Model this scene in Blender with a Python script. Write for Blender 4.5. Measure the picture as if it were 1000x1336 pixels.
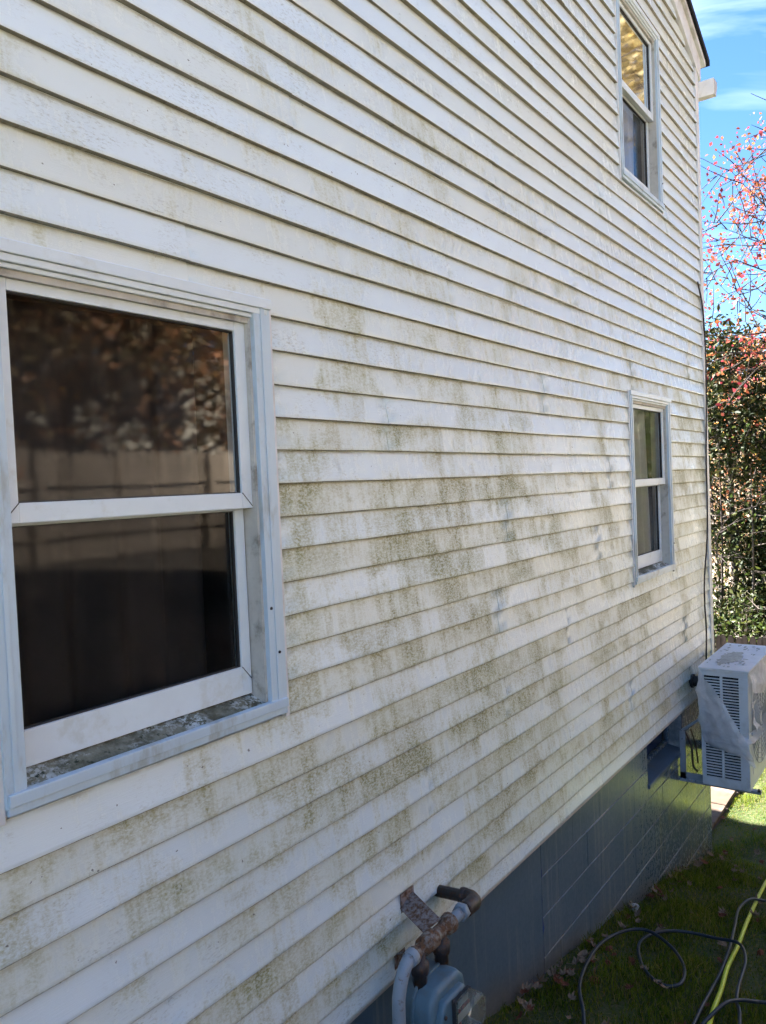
import bpy, bmesh, math, random
import numpy as np
from mathutils import Vector, Matrix

for o in list(bpy.data.objects): bpy.data.objects.remove(o)
scene = bpy.context.scene
COL = scene.collection
R = math.radians

# ------------------------------------------------------------------ camera
ZC, DC = 1.795, 1.68                      # eye height above the siding's foot, distance from the wall
TH, PITCH, ROLL, FPX = 0.6274, -0.034656, -0.043112, 1026.23
fw = Vector((math.cos(TH)*math.cos(PITCH), math.sin(TH)*math.cos(PITCH), math.sin(PITCH)))
rt = Vector((math.sin(TH), -math.cos(TH), 0))
up = rt.cross(fw)
rt2 = rt*math.cos(ROLL) + up*math.sin(ROLL)
up2 = -rt*math.sin(ROLL) + up*math.cos(ROLL)
cam_d = bpy.data.cameras.new('camera'); cam = bpy.data.objects.new('camera', cam_d); COL.objects.link(cam)
M = Matrix((( rt2.x, up2.x, -fw.x, 0), (rt2.y, up2.y, -fw.y, -DC), (rt2.z, up2.z, -fw.z, ZC), (0, 0, 0, 1)))
cam.matrix_world = M
cam_d.sensor_fit = 'HORIZONTAL'; cam_d.sensor_width = 36.0; cam_d.lens = 36.0*FPX/1000
cam_d.clip_start = 0.05; cam_d.clip_end = 2000
scene.camera = cam
scene.render.resolution_x, scene.render.resolution_y = 766, 1024

# ------------------------------------------------------------------ sky, sun, exposure
SUN_AZ = R(-3.0)      # measured from +Y towards +X
SUN_EL = R(44.0)
world = bpy.data.worlds.new('World'); scene.world = world; world.use_nodes = True
nt = world.node_tree; nt.nodes.clear()
wo = nt.nodes.new('ShaderNodeOutputWorld'); bg = nt.nodes.new('ShaderNodeBackground')
sky = nt.nodes.new('ShaderNodeTexSky'); sky.sky_type = 'NISHITA'; sky.sun_disc = False
sky.sun_elevation = SUN_EL; sky.sun_rotation = SUN_AZ; sky.altitude = 2500; sky.air_density = 1.0; sky.dust_density = 0.1; sky.ozone_density = 3.0
tc = nt.nodes.new('ShaderNodeTexCoord'); mp = nt.nodes.new('ShaderNodeMapping')
mp.inputs['Scale'].default_value = (1.0, 1.0, 2.6); mp.inputs['Location'].default_value = (0.35, 0.2, 0.1)
cn = nt.nodes.new('ShaderNodeTexNoise'); cn.inputs['Scale'].default_value = 3.2; cn.inputs['Detail'].default_value = 7; cn.inputs['Roughness'].default_value = 0.55; cn.inputs['Distortion'].default_value = 0.6
cr = nt.nodes.new('ShaderNodeValToRGB'); cr.color_ramp.elements[0].position = 0.50; cr.color_ramp.elements[1].position = 0.86
cr.color_ramp.elements[0].color = (0, 0, 0, 1); cr.color_ramp.elements[1].color = (0.85, 0.85, 0.85, 1)
mx = nt.nodes.new('ShaderNodeMix'); mx.data_type = 'RGBA'; mx.inputs['B'].default_value = (4.6, 5.2, 5.8, 1)
nt.links.new(tc.outputs['Generated'], mp.inputs['Vector']); nt.links.new(mp.outputs['Vector'], cn.inputs['Vector'])
nt.links.new(cn.outputs['Fac'], cr.inputs['Fac']); nt.links.new(cr.outputs['Color'], mx.inputs['Factor'])
hs = nt.nodes.new('ShaderNodeHueSaturation'); hs.inputs['Saturation'].default_value = 1.15; hs.inputs['Value'].default_value = 0.70
nt.links.new(sky.outputs['Color'], hs.inputs['Color']); nt.links.new(hs.outputs['Color'], mx.inputs['A']); nt.links.new(mx.outputs['Result'], bg.inputs['Color'])
bg.inputs['Strength'].default_value = 0.05
nt.links.new(bg.outputs['Background'], wo.inputs['Surface'])
sun_d = bpy.data.lights.new('sun', 'SUN'); sun_d.energy = 5.0; sun_d.angle = R(0.5); sun_d.color = (1.0, 0.96, 0.91)
sun = bpy.data.objects.new('sun', sun_d); COL.objects.link(sun)
sdir = Vector((math.sin(SUN_AZ)*math.cos(SUN_EL), math.cos(SUN_AZ)*math.cos(SUN_EL), math.sin(SUN_EL)))
sun.rotation_euler = sdir.to_track_quat('Z', 'Y').to_euler()
sun.location = (0, 30, 30)
cy = scene.cycles
cy.max_bounces = 5; cy.diffuse_bounces = 3; cy.glossy_bounces = 3; cy.transmission_bounces = 3; cy.transparent_max_bounces = 8
cy.use_adaptive_sampling = True; cy.adaptive_threshold = 0.03; cy.use_denoising = True; cy.caustics_reflective = False; cy.caustics_refractive = False
scene.view_settings.view_transform = 'Standard'; scene.view_settings.look = 'None'
scene.view_settings.exposure = 3.65; scene.view_settings.gamma = 1.0; scene.view_settings.use_curve_mapping = False

# ------------------------------------------------------------------ helpers
def link(o, parent=None):
    COL.objects.link(o)
    if parent is not None: o.parent = parent
    return o
def tag(o, label=None, cat=None, group=None, kind=None):
    if label: o['label'] = label
    if cat: o['category'] = cat
    if group: o['group'] = group
    if kind: o['kind'] = kind
    return o
def empty(name, loc=(0, 0, 0), rz=0):
    o = bpy.data.objects.new(name, None); o.location = loc; o.rotation_euler = (0, 0, rz); o.empty_display_size = .1
    return link(o)

class MB:
    """collects shapes; build() links them as ONE mesh object"""
    def __init__(s): s.v = []; s.f = []; s.sm = []
    def quad(s, a, b, c, d):
        n = len(s.v); s.v += [tuple(a), tuple(b), tuple(c), tuple(d)]; s.f.append((n, n+1, n+2, n+3)); s.sm.append(False); return s
    def box(s, x0, x1, y0, y1, z0, z1):
        n = len(s.v)
        s.v += [(x0,y0,z0),(x1,y0,z0),(x1,y1,z0),(x0,y1,z0),(x0,y0,z1),(x1,y0,z1),(x1,y1,z1),(x0,y1,z1)]
        for f in ((0,3,2,1),(4,5,6,7),(0,1,5,4),(1,2,6,5),(2,3,7,6),(3,0,4,7)):
            s.f.append(tuple(n+i for i in f)); s.sm.append(False)
        return s
    def bar(s, a, b, w, h, upv=(0, 0, 1)):
        a = Vector(a); b = Vector(b); d = (b-a).normalized(); u = Vector(upv)
        r = d.cross(u)
        if r.length < 1e-4: r = d.cross(Vector((1, 0, 0)))
        r.normalize(); u = r.cross(d); n = len(s.v)
        for p in (a, b):
            for (i, j) in ((-1,-1),(1,-1),(1,1),(-1,1)): s.v.append(tuple(p + r*(i*w/2) + u*(j*h/2)))
        for f in ((0,1,2,3),(7,6,5,4),(0,4,5,1),(1,5,6,2),(2,6,7,3),(3,7,4,0)):
            s.f.append(tuple(n+i for i in f)); s.sm.append(False)
        return s
    def tube(s, pts, rad, seg=10, caps=True):
        pts = [Vector(p) for p in pts]
        if not hasattr(rad, '__len__'): rad = [rad]*len(pts)
        n0 = len(s.v); prev = None
        for i, p in enumerate(pts):
            t = (pts[min(i+1, len(pts)-1)] - pts[max(i-1, 0)])
            t = t.normalized() if t.length > 1e-9 else Vector((0, 0, 1))
            if prev is None:
                u = t.cross(Vector((0, 0, 1)))
                if u.length < .05: u = t.cross(Vector((1, 0, 0)))
                u.normalize()
            else:
                u = prev - t*prev.dot(t)
                u = u.normalized() if u.length > 1e-6 else t.cross(Vector((1, 0, .3))).normalized()
            prev = u; w = t.cross(u)
            for k in range(seg):
                a = 2*math.pi*k/seg
                s.v.append(tuple(p + (u*math.cos(a) + w*math.sin(a))*rad[i]))
        for i in range(len(pts)-1):
            for k in range(seg):
                a = n0+i*seg+k; b = n0+i*seg+(k+1) % seg
                s.f.append((a, b, b+seg, a+seg)); s.sm.append(True)
        if caps:
            s.f.append(tuple(n0+seg-1-k for k in range(seg))); s.sm.append(False)
            e = n0+(len(pts)-1)*seg; s.f.append(tuple(e+k for k in range(seg))); s.sm.append(False)
        return s
    def lathe(s, origin, axis, prof, seg=16):
        """prof: (distance along axis, radius)"""
        o = Vector(origin); ax = Vector(axis).normalized()
        return s.tube([o+ax*t for t, r in prof], [r for t, r in prof], seg)
    def prism(s, poly, y0, y1):
        """polygon in XZ pushed from y0 to y1"""
        n = len(s.v); k = len(poly)
        s.v += [(x, y0, z) for x, z in poly] + [(x, y1, z) for x, z in poly]
        s.f.append(tuple(range(n, n+k))); s.f.append(tuple(range(n+2*k-1, n+k-1, -1))); s.sm += [False, False]
        for i in range(k):
            j = (i+1) % k; s.f.append((n+i, n+k+i, n+k+j, n+j)); s.sm.append(False)
        return s
    def build(s, name, mat, parent=None, bevel=0, seg=2):
        me = bpy.data.meshes.new(name); me.from_pydata(s.v, [], s.f); me.update()
        me.polygons.foreach_set('use_smooth', s.sm)
        bm = bmesh.new(); bm.from_mesh(me); bmesh.ops.recalc_face_normals(bm, faces=bm.faces)
        if bevel:
            ed = [e for e in bm.edges if len(e.link_faces) == 2 and e.calc_face_angle(0) > .6]
            bmesh.ops.bevel(bm, geom=ed, offset=bevel, segments=seg, affect='EDGES', profile=.6, clamp_overlap=True)
        bm.to_mesh(me); bm.free()
        o = bpy.data.objects.new(name, me)
        if mat: me.materials.append(mat)
        return link(o, parent)

def np_mesh(name, verts, faces, mat, parent=None, smooth=False):
    """verts Nx3, faces MxK arrays"""
    me = bpy.data.meshes.new(name); verts = np.asarray(verts, np.float32); faces = np.asarray(faces, np.int32)
    m, k = faces.shape
    me.vertices.add(len(verts)); me.vertices.foreach_set('co', verts.ravel())
    me.loops.add(m*k); me.loops.foreach_set('vertex_index', faces.ravel())
    me.polygons.add(m); me.polygons.foreach_set('loop_start', np.arange(0, m*k, k, dtype=np.int32))
    me.polygons.foreach_set('loop_total', np.full(m, k, np.int32))
    if smooth: me.polygons.foreach_set('use_smooth', np.ones(m, bool))
    me.update(calc_edges=True); me.materials.append(mat)
    return link(bpy.data.objects.new(name, me), parent)

# ------------------------------------------------------------------ material kit
class NT:
    def __init__(s, name):
        s.m = bpy.data.materials.new(name); s.m.use_nodes = True; s.t = s.m.node_tree; s.t.nodes.clear()
        s.out = s.t.nodes.new('ShaderNodeOutputMaterial')
    def n(s, typ, **kw):
        o = s.t.nodes.new(typ)
        for k, v in kw.items(): setattr(o, k, v)
        return o
    def l(s, a, b): s.t.links.new(a, b)
    def val(s, sock, v):
        if hasattr(v, 'node'): s.l(v, sock)
        else: sock.default_value = v
    def math(s, op, a, b=0.0, c=None, clamp=False):
        o = s.n('ShaderNodeMath', operation=op, use_clamp=clamp)
        s.val(o.inputs[0], a); s.val(o.inputs[1], b)
        if c is not None: s.val(o.inputs[2], c)
        return o.outputs[0]
    def mapr(s, v, a, b, c=0.0, d=1.0, smooth=False):
        o = s.n('ShaderNodeMapRange'); o.interpolation_type = 'SMOOTHSTEP' if smooth else 'LINEAR'
        s.val(o.inputs[0], v)
        for i, q in enumerate((a, b, c, d)): s.val(o.inputs[1+i], q)
        return o.outputs[0]
    def mix(s, f, a, b):
        o = s.n('ShaderNodeMix', data_type='RGBA'); s.val(o.inputs['Factor'], f)
        for k, v in (('A', a), ('B', b)):
            if hasattr(v, 'node'): s.l(v, o.inputs[k])
            else: o.inputs[k].default_value = (*v, 1)
        return o.outputs['Result']
    def pos(s): return s.n('ShaderNodeNewGeometry').outputs['Position']
    def obj(s): return s.n('ShaderNodeTexCoord').outputs['Object']
    def xyz(s, v):
        o = s.n('ShaderNodeSeparateXYZ'); s.l(v, o.inputs[0]); return o.outputs
    def comb(s, x, y, z):
        o = s.n('ShaderNodeCombineXYZ')
        for i, q in enumerate((x, y, z)): s.val(o.inputs[i], q)
        return o.outputs[0]
    def map(s, v, sc=(1, 1, 1), loc=(0, 0, 0), rot=(0, 0, 0)):
        o = s.n('ShaderNodeMapping'); s.l(v, o.inputs[0]); o.inputs['Scale'].default_value = sc
        o.inputs['Location'].default_value = loc; o.inputs['Rotation'].default_value = rot; return o.outputs[0]
    def noise(s, v, scale=1, detail=4, rough=.55, dist=0, col=False):
        o = s.n('ShaderNodeTexNoise'); s.l(v, o.inputs['Vector']); o.inputs['Scale'].default_value = scale
        o.inputs['Detail'].default_value = detail; o.inputs['Roughness'].default_value = rough; o.inputs['Distortion'].default_value = dist
        return o.outputs['Color' if col else 'Fac']
    def voro(s, v, scale=1, feat='F1', out='Distance'):
        o = s.n('ShaderNodeTexVoronoi'); o.feature = feat; s.l(v, o.inputs['Vector']); o.inputs['Scale'].default_value = scale
        return o.outputs[out]
    def bump(s, h, strength=.3, dist=.01):
        o = s.n('ShaderNodeBump'); s.l(h, o.inputs['Height']); o.inputs['Strength'].default_value = strength; o.inputs['Distance'].default_value = dist
        return o.outputs[0]
    def bsdf(s, col, rough=.6, spec=.5, metal=0, normal=None, **kw):
        o = s.n('ShaderNodeBsdfPrincipled')
        if hasattr(col, 'node'): s.l(col, o.inputs['Base Color'])
        else: o.inputs['Base Color'].default_value = (*col, 1)
        s.val(o.inputs['Roughness'], rough); s.val(o.inputs['Specular IOR Level'], spec); s.val(o.inputs['Metallic'], metal)
        if normal is not None: s.l(normal, o.inputs['Normal'])
        for k, v in kw.items(): s.val(o.inputs[k], v)
        return o.outputs[0]
    def done(s, sh): s.l(sh, s.out.inputs['Surface']); return s.m

E = 0.1016                  # exposure of one siding course
Z0 = 1.913 - 18*E           # height of the lowest course line

def mat_siding():
    t = NT('siding_vinyl'); P = t.pos(); X, Y, Z = t.xyz(P)
    cz = t.math('DIVIDE', t.math('SUBTRACT', Z, Z0 - 10*E), E)
    idx = t.math('FLOOR', cz); fr = t.math('FRACT', cz)
    par = t.math('MODULO', idx, 2.0)
    hsh = t.math('FRACT', t.math('MULTIPLY', t.math('SINE', t.math('MULTIPLY', idx, 12.9898)), 43758.55))
    # coordinates that jump from course to course
    Pc = t.comb(t.math('ADD', X, t.math('MULTIPLY', hsh, 9.0)), t.math('MULTIPLY', idx, 3.7), Z)
    grain = t.noise(t.map(P, (14, 14, 330)), 1, 4, .6)
    grain2 = t.noise(t.map(Pc, (5, 1, 120)), 1, 3, .6, .4)
    # where mildew has settled on this wall: lower and middle part of the wall, away from the near top
    reg = t.noise(t.map(P, (.55, 1, .6), (3.1, 0, 1.7)), 1, 2, .5)
    hz = t.mapr(Z, 3.9, 1.2, 0.22, 1.0, True)
    hx = t.mapr(X, .9, 2.6, .74, 1.0, True)
    lowz = t.mapr(Z, .02, .16, .60, 1.0, True)
    wgt = t.math('MULTIPLY', t.math('MULTIPLY', hz, hx), t.math('MULTIPLY', lowz, t.mapr(reg, .3, .65, .6, 1.15)))
    blot = t.noise(t.map(P, (3.4, 1, 4.2), (1.3, 0, 2.2)), 1, 6, .66, .5)
    blotc = t.noise(t.map(Pc, (4.2, 1, 5.0)), 1, 5, .62, .3)
    cont = t.noise(t.map(P, (2.2, 1, .9), (5, 0, 0)), 1, 4, .6)
    streak = t.noise(t.map(Pc, (30, .35, 1.2)), 1, 4, .65)
    st = t.math('ADD', t.math('ADD', t.math('MULTIPLY', blot, .36), t.math('MULTIPLY', blotc, .26)), t.math('ADD', t.math('MULTIPLY', cont, .20), t.math('MULTIPLY', streak, .22)))
    st = t.math('ADD', st, t.math('ADD', t.math('MULTIPLY', fr, .022), t.math('MULTIPLY', hsh, .035)))
    thr = t.math('ADD', t.mapr(wgt, 0, 1, .660, .503), t.math('MULTIPLY', par, .030))
    dlt = t.math('SUBTRACT', st, thr)
    m1 = t.mapr(dlt, -.065, .10, 0, 1, True)
    fine = t.noise(t.map(P, (85, 85, 150)), 1, 6, .8)
    fine2 = t.mapr(fine, .43, .58, 0, 1)
    m1f = t.math('MULTIPLY', m1, t.mapr(fine2, 0, 1, .30, 1.0))
    # thin grey film of dust and specks over everything
    film = t.math('MULTIPLY', t.mapr(blotc, .44, .64, 0, 1, True), t.mapr(t.noise(t.map(P, (60, 60, 170)), 1, 5, .75), .52, .64, 0, 1))
    # mould flecks
    fl = t.mapr(t.noise(t.map(P, (1, 1, 1.3)), 42, 3, .55), .735, .752)
    # dirt line that clings under every butt edge and on the first millimetres below it
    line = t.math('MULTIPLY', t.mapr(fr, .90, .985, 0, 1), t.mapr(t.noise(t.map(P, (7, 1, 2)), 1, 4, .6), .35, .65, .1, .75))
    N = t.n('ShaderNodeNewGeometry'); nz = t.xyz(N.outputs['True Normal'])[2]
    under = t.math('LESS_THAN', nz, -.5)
    warm = t.mix(t.mapr(t.noise(t.map(Pc, (.8, 1, .6)), 1, 2, .5), .35, .65), (.755, .845, .855), (.745, .805, .765))
    base = t.mix(t.math('MULTIPLY', par, .85), warm, (.755, .865, .925))  # every other course tinted bluish: sky sheen put into the colour
    base = t.mix(t.math('MULTIPLY', t.mapr(hsh, 0, 1, 0, .10), 1), base, (.60, .62, .55))
    base = t.mix(t.math('MULTIPLY', t.n('ShaderNodeObjectInfo').outputs['Random'], .16), base, (.60, .65, .63))
    base = t.mix(t.math('MULTIPLY', film, .55), base, (.30, .31, .24))
    base = t.mix(t.math('MULTIPLY', t.math('MULTIPLY', hz, hx), t.mapr(cont, .3, .7, .05, .30)), base, (.52, .55, .43))
    mcol = t.mix(t.mapr(t.noise(t.map(P, (2, 1, 3)), 1, 3), .38, .62), (.325, .325, .115), (.37, .35, .165))
    c = t.mix(t.math('MULTIPLY', m1f, .92), base, mcol)
    dk = t.math('MULTIPLY', t.mapr(dlt, .045, .13, 0, 1, True), t.mapr(fine, .44, .58, .15, 1))
    c = t.mix(t.math('MULTIPLY', dk, .7), c, (.15, .15, .045))
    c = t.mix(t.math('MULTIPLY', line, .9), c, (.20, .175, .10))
    c = t.mix(t.math('MULTIPLY', fl, .8), c, (.06, .055, .05))
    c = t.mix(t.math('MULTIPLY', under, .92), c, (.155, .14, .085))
    h = grain
    rough = t.mapr(m1f, 0, 1, .25, .75)
    return t.done(t.bsdf(c, rough, .62, normal=t.bump(h, .18, .004)))

def mat_simple(name, col, rough=.5, spec=.5, metal=0, var=.12, scale=12, bump=.05, dirt=None, dirt_amt=.5, dirt_scale=6, stretch=(1, 1, 1), lo=.48, hi=.68):
    t = NT(name); P = t.pos()
    n = t.noise(t.map(P, stretch), scale, 5, .6)
    c2 = tuple(q*(1-var*2) for q in col)
    c = t.mix(t.mapr(n, .3, .7), col, c2)
    if dirt:
        d = t.noise(t.map(P, stretch, (7, 3, 1)), dirt_scale, 7, .68)
        c = t.mix(t.math('MULTIPLY', t.mapr(d, lo, hi, 0, 1, True), dirt_amt), c, dirt)
    f = t.noise(P, scale*14, 3, .6)
    return t.done(t.bsdf(c, t.mapr(n, .2, .8, rough*.85, min(1, rough*1.15)), spec, metal, normal=t.bump(t.math('ADD', n, t.math('MULTIPLY', f, .3)), bump, .01)))

def mat_pane(name):
    t = NT(name); P = t.pos()
    fz = t.n('ShaderNodeFresnel'); fz.inputs['IOR'].default_value = 1.35
    gl = t.n('ShaderNodeBsdfGlossy'); gl.inputs['Roughness'].default_value = .04; gl.inputs['Color'].default_value = (.95, .96, .97, 1)
    wav = t.noise(t.map(P, (1.2, 1, 3.0)), 2.2, 2, .5)
    t.l(t.bump(wav, .035, .01), gl.inputs['Normal'])
    tr = t.n('ShaderNodeBsdfTransparent'); tr.inputs['Color'].default_value = (.82, .85, .84, 1)
    df = t.n('ShaderNodeBsdfDiffuse'); df.inputs['Color'].default_value = (.36, .31, .25, 1)
    m = t.n('ShaderNodeMixShader'); t.l(fz.outputs[0], m.inputs[0]); t.l(tr.outputs[0], m.inputs[1]); t.l(gl.outputs[0], m.inputs[2])
    d1 = t.noise(t.map(P, (1, 1, .6)), 7, 6, .7); d2 = t.noise(P, 160, 2, .5)
    dust = t.math('ADD', t.math('MULTIPLY', t.mapr(d1, .40, .72, 0, 1), .05), t.math('MULTIPLY', t.mapr(d2, .70, .74, 0, 1), .25))
    m2 = t.n('ShaderNodeMixShader'); t.l(dust, m2.inputs[0]); t.l(m.outputs[0], m2.inputs[1]); t.l(df.outputs[0], m2.inputs[2])
    return t.done(m2.outputs[0])

def mat_foundation():
    t = NT('blue_block_paint'); P = t.pos(); X, Y, Z = t.xyz(P)
    n = t.noise(t.map(P, (1, 1, .8)), 3.2, 5, .6); f = t.noise(P, 46, 4, .65)
    run = t.noise(t.map(P, (24, 1, .9)), 1, 4, .6)
    c = t.mix(t.mapr(n, .3, .7), (.066, .112, .165), (.095, .143, .195))
    c = t.mix(t.math('MULTIPLY', t.mapr(run, .52, .7, 0, 1, True), .5), c, (.24, .265, .25))
    grass_glow = t.math('MULTIPLY', t.mapr(run, .46, .62, 0, 1, True), t.math('MULTIPLY', t.mapr(X, 4.6, 6.4, 0, .8, True), t.mapr(n, .38, .6, .2, 1)))  # glow of sunlit grass put into the colour, streaked towards the corner
    c = t.mix(grass_glow, c, (.30, .30, .15))
    soil_dark = t.noise(t.map(P, (3, 1, 3)), 1, 4, .6)
    gl = t.math('ADD', t.math('MULTIPLY', X, -.225), .08)
    low = t.mapr(t.math('SUBTRACT', Z, t.math('ADD', gl, t.math('MULTIPLY', soil_dark, .25))), -.18, .10, .75, 0, True)
    c = t.mix(low, c, (.12, .10, .075))
    ro = t.math('SUBTRACT', t.mapr(f, .3, .7, .28, .48), t.mapr(X, 4.4, 6.0, 0, .14, True))
    return t.done(t.bsdf(c, ro, .6, normal=t.bump(t.math('ADD', t.math('MULTIPLY', f, .5), n), .09, .01)))

def mat_leaf(name, cols, trans=.35, rough=.5, spec=.3):
    """cols: list of colours picked per leaf"""
    t = NT(name); rnd = t.n('ShaderNodeNewGeometry').outputs['Random Per Island']
    r = t.n('ShaderNodeValToRGB'); r.color_ramp.interpolation = 'LINEAR'
    el = r.color_ramp.elements
    while len(el) < len(cols): el.new(.5)
    for i, c in enumerate(cols): el[i].position = i/(len(cols)-1); el[i].color = (*c, 1)
    t.l(rnd, r.inputs[0])
    pr = t.bsdf(r.outputs[0], rough, spec)
    tl = t.n('ShaderNodeBsdfTranslucent'); t.l(r.outputs[0], tl.inputs[0])
    m = t.n('ShaderNodeMixShader'); m.inputs[0].default_value = trans; t.l(pr, m.inputs[1]); t.l(tl.outputs[0], m.inputs[2])
    return t.done(m.outputs[0])

def mat_ground():
    t = NT('lawn_soil'); P = t.pos(); X, Y, Z = t.xyz(P)
    n = t.noise(P, 1.6, 6, .6); f = t.noise(P, 38, 5, .7)
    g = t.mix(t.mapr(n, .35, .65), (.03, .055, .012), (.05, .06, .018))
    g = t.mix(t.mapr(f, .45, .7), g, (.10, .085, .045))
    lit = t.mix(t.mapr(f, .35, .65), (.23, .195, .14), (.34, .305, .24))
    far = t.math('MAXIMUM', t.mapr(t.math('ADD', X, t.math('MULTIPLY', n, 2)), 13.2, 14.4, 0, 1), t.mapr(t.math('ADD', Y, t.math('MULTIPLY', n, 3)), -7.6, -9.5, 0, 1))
    soil_dark = t.math('MULTIPLY', t.mapr(Y, -2.6, -3.4, 0, 1), t.mapr(X, 12, 10, 0, 1))
    g = t.mix(soil_dark, g, (.045, .036, .026))  # side yard coloured dark so the lower pane mirrors no bright lawn
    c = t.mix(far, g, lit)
    return t.done(t.bsdf(c, .9, .2, normal=t.bump(t.math('ADD', n, f), .6, .03)))

def mat_bark(name, a, b):
    t = NT(name); P = t.pos()
    n = t.noise(t.map(P, (1, 1, .25)), 22, 5, .65)
    return t.done(t.bsdf(t.mix(t.mapr(n, .3, .7), a, b), .85, .2, normal=t.bump(n, .5, .02)))

def mat_film(nm='milky_plastic_film', lo=.30, hi=.58):
    t = NT(nm); P = t.pos(); n = t.noise(t.map(P, (1, 1, 1)), 7, 5, .6, 1.0)
    b = t.bump(n, .5, .03)
    d = t.n('ShaderNodeBsdfDiffuse'); d.inputs[0].default_value = (.92, .94, .95, 1); t.l(b, d.inputs['Normal'])
    tl = t.n('ShaderNodeBsdfTranslucent'); tl.inputs[0].default_value = (.82, .78, .76, 1)
    gl = t.n('ShaderNodeBsdfGlossy'); gl.inputs['Roughness'].default_value = .22; t.l(b, gl.inputs['Normal'])
    tr = t.n('ShaderNodeBsdfTransparent'); tr.inputs[0].default_value = (.93, .93, .95, 1)
    m1 = t.n('ShaderNodeMixShader'); m1.inputs[0].default_value = .25; t.l(d.outputs[0], m1.inputs[1]); t.l(tl.outputs[0], m1.inputs[2])
    m2 = t.n('ShaderNodeMixShader'); t.l(t.mapr(n, .3, .7, lo, hi), m2.inputs[0]); t.l(m1.outputs[0], m2.inputs[1]); t.l(tr.outputs[0], m2.inputs[2])
    m3 = t.n('ShaderNodeMixShader'); m3.inputs[0].default_value = .07; t.l(m2.outputs[0], m3.inputs[1]); t.l(gl.outputs[0], m3.inputs[2])
    return t.done(m3.outputs[0])

def mat_sill():
    t = NT('lichen_sill'); P = t.pos(); n = t.noise(P, 11, 7, .7); f = t.noise(P, 60, 6, .75)
    big = t.noise(t.map(P, (1, 1.6, 1), (4.2, 0, 0)), 5.5, 4, .6)
    c = t.mix(t.mapr(n, .42, .56, 0, 1), (.085, .085, .055), (.20, .20, .15))
    flake = t.math('MULTIPLY', t.mapr(f, .47, .53, 0, 1), t.mapr(t.math('ADD', big, t.math('MULTIPLY', n, .35)), .60, .76, .05, 1))
    c = t.mix(t.math('MULTIPLY', flake, .85), c, (.60, .66, .66))
    c = t.mix(t.mapr(t.noise(P, 34, 5, .7), .60, .66), c, (.03, .04, .025))
    return t.done(t.bsdf(c, .85, .2, normal=t.bump(t.math('ADD', n, f), .5, .006)))

def mat_rust(name, paint, amt=.5):
    t = NT(name); P = t.pos(); n = t.noise(P, 40, 8, .72); f = t.noise(P, 120, 4, .7)
    rust = t.mix(t.mapr(f, .35, .65), (.075, .038, .02), (.17, .085, .04))
    rust = t.mix(t.mapr(t.noise(P, 50, 4), .55, .7), rust, (.035, .022, .018))
    k = t.mapr(n, .58-.3*amt, .72-.3*amt, 0, 1)
    c = t.mix(k, paint, rust)
    return t.done(t.bsdf(c, t.mapr(k, 0, 1, .42, .9), .4, normal=t.bump(t.math('ADD', n, f), .4, .004)))

MT = {}
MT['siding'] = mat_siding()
MT['trim'] = mat_simple('aged_white_trim', (.72, .73, .73), .5, .4, dirt=(.30, .27, .18), dirt_amt=.45, dirt_scale=5, var=.05, lo=.5)
MT['casing'] = mat_simple('blue_white_casing', (.53, .655, .745), .35, .5, var=.04, dirt=(.27, .27, .21), dirt_amt=.55, dirt_scale=9, stretch=(1, 1, .35), lo=.5)
MT['sash'] = mat_simple('white_sash', (.70, .79, .84), .35, .5, var=.03, dirt=(.42, .43, .33), dirt_amt=.32, dirt_scale=8, lo=.54)
MT['track'] = mat_simple('grimy_track', (.56, .55, .50), .6, .3, var=.1, dirt=(.14, .12, .09), dirt_amt=.7, dirt_scale=9)
MT['gasket'] = mat_simple('black_gasket', (.035, .035, .037), .6, .4, var=.1)
MT['sill'] = mat_sill()
MT['pane'] = mat_pane('window_glass')
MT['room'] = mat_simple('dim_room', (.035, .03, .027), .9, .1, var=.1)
MT['curtain_dark'] = mat_simple('dark_curtain', (.042, .037, .036), .9, .1, var=.15, scale=5)
MT['curtain_pale'] = mat_simple('pale_curtain', (.62, .66, .74), .9, .1, var=.06, scale=5)
MT['found'] = mat_foundation()
MT['mortar'] = mat_simple('worn_mortar', (.50, .54, .56), .9, .2, var=.2, scale=20, dirt=(.13, .16, .19), dirt_amt=.9, dirt_scale=2.5, lo=.40, hi=.58)
MT['crack'] = mat_simple('blue_crack_paint', (.05, .08, .22), .5, .4, var=.2)
MT['shingle'] = mat_simple('dark_shingle', (.022, .024, .03), .95, .2, var=.3, scale=40, bump=.4)
MT['gutter'] = mat_simple('grey_gutter', (.50, .49, .48), .5, .4, var=.06, dirt=(.22, .2, .17), dirt_amt=.5)
MT['ac'] = mat_simple('ac_enamel', (.62, .67, .70), .38, .5, var=.04, dirt=(.34, .34, .31), dirt_amt=.35, dirt_scale=7)
MT['dark'] = mat_simple('dark_void', (.018, .022, .035), .8, .2, var=.1)
MT['coil'] = mat_simple('coil_fins', (.02, .024, .035), .6, .3, metal=.2, var=.1)
MT['galv'] = mat_simple('galvanised_bracket', (.36, .40, .44), .45, .5, metal=.3, var=.1)
MT['film'] = mat_film(); MT['film_top'] = mat_film('bright_top_film', .02, .12)  # top film made whiter and less clear to stand for skylight on it
MT['filmdirt'] = mat_simple('puddle_dirt', (.50, .52, .47), .6, .3, var=.2, scale=40, dirt=(.2, .19, .13), dirt_amt=.7, dirt_scale=30)
MT['black'] = mat_simple('black_rubber', (.018, .018, .02), .5, .4, var=.1)
MT['meter'] = mat_simple('grey_blue_meter', (.105, .185, .235), .42, .5, var=.1, dirt=(.11, .115, .11), dirt_amt=.55, dirt_scale=11)
MT['pipe'] = mat_rust('grey_painted_pipe', (.25, .30, .345), .02)
MT['rustbar'] = mat_rust('rusted_fitting', (.20, .185, .165), .60)
MT['rustarm'] = mat_rust('rusted_strap', (.24, .21, .20), .50)
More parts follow.
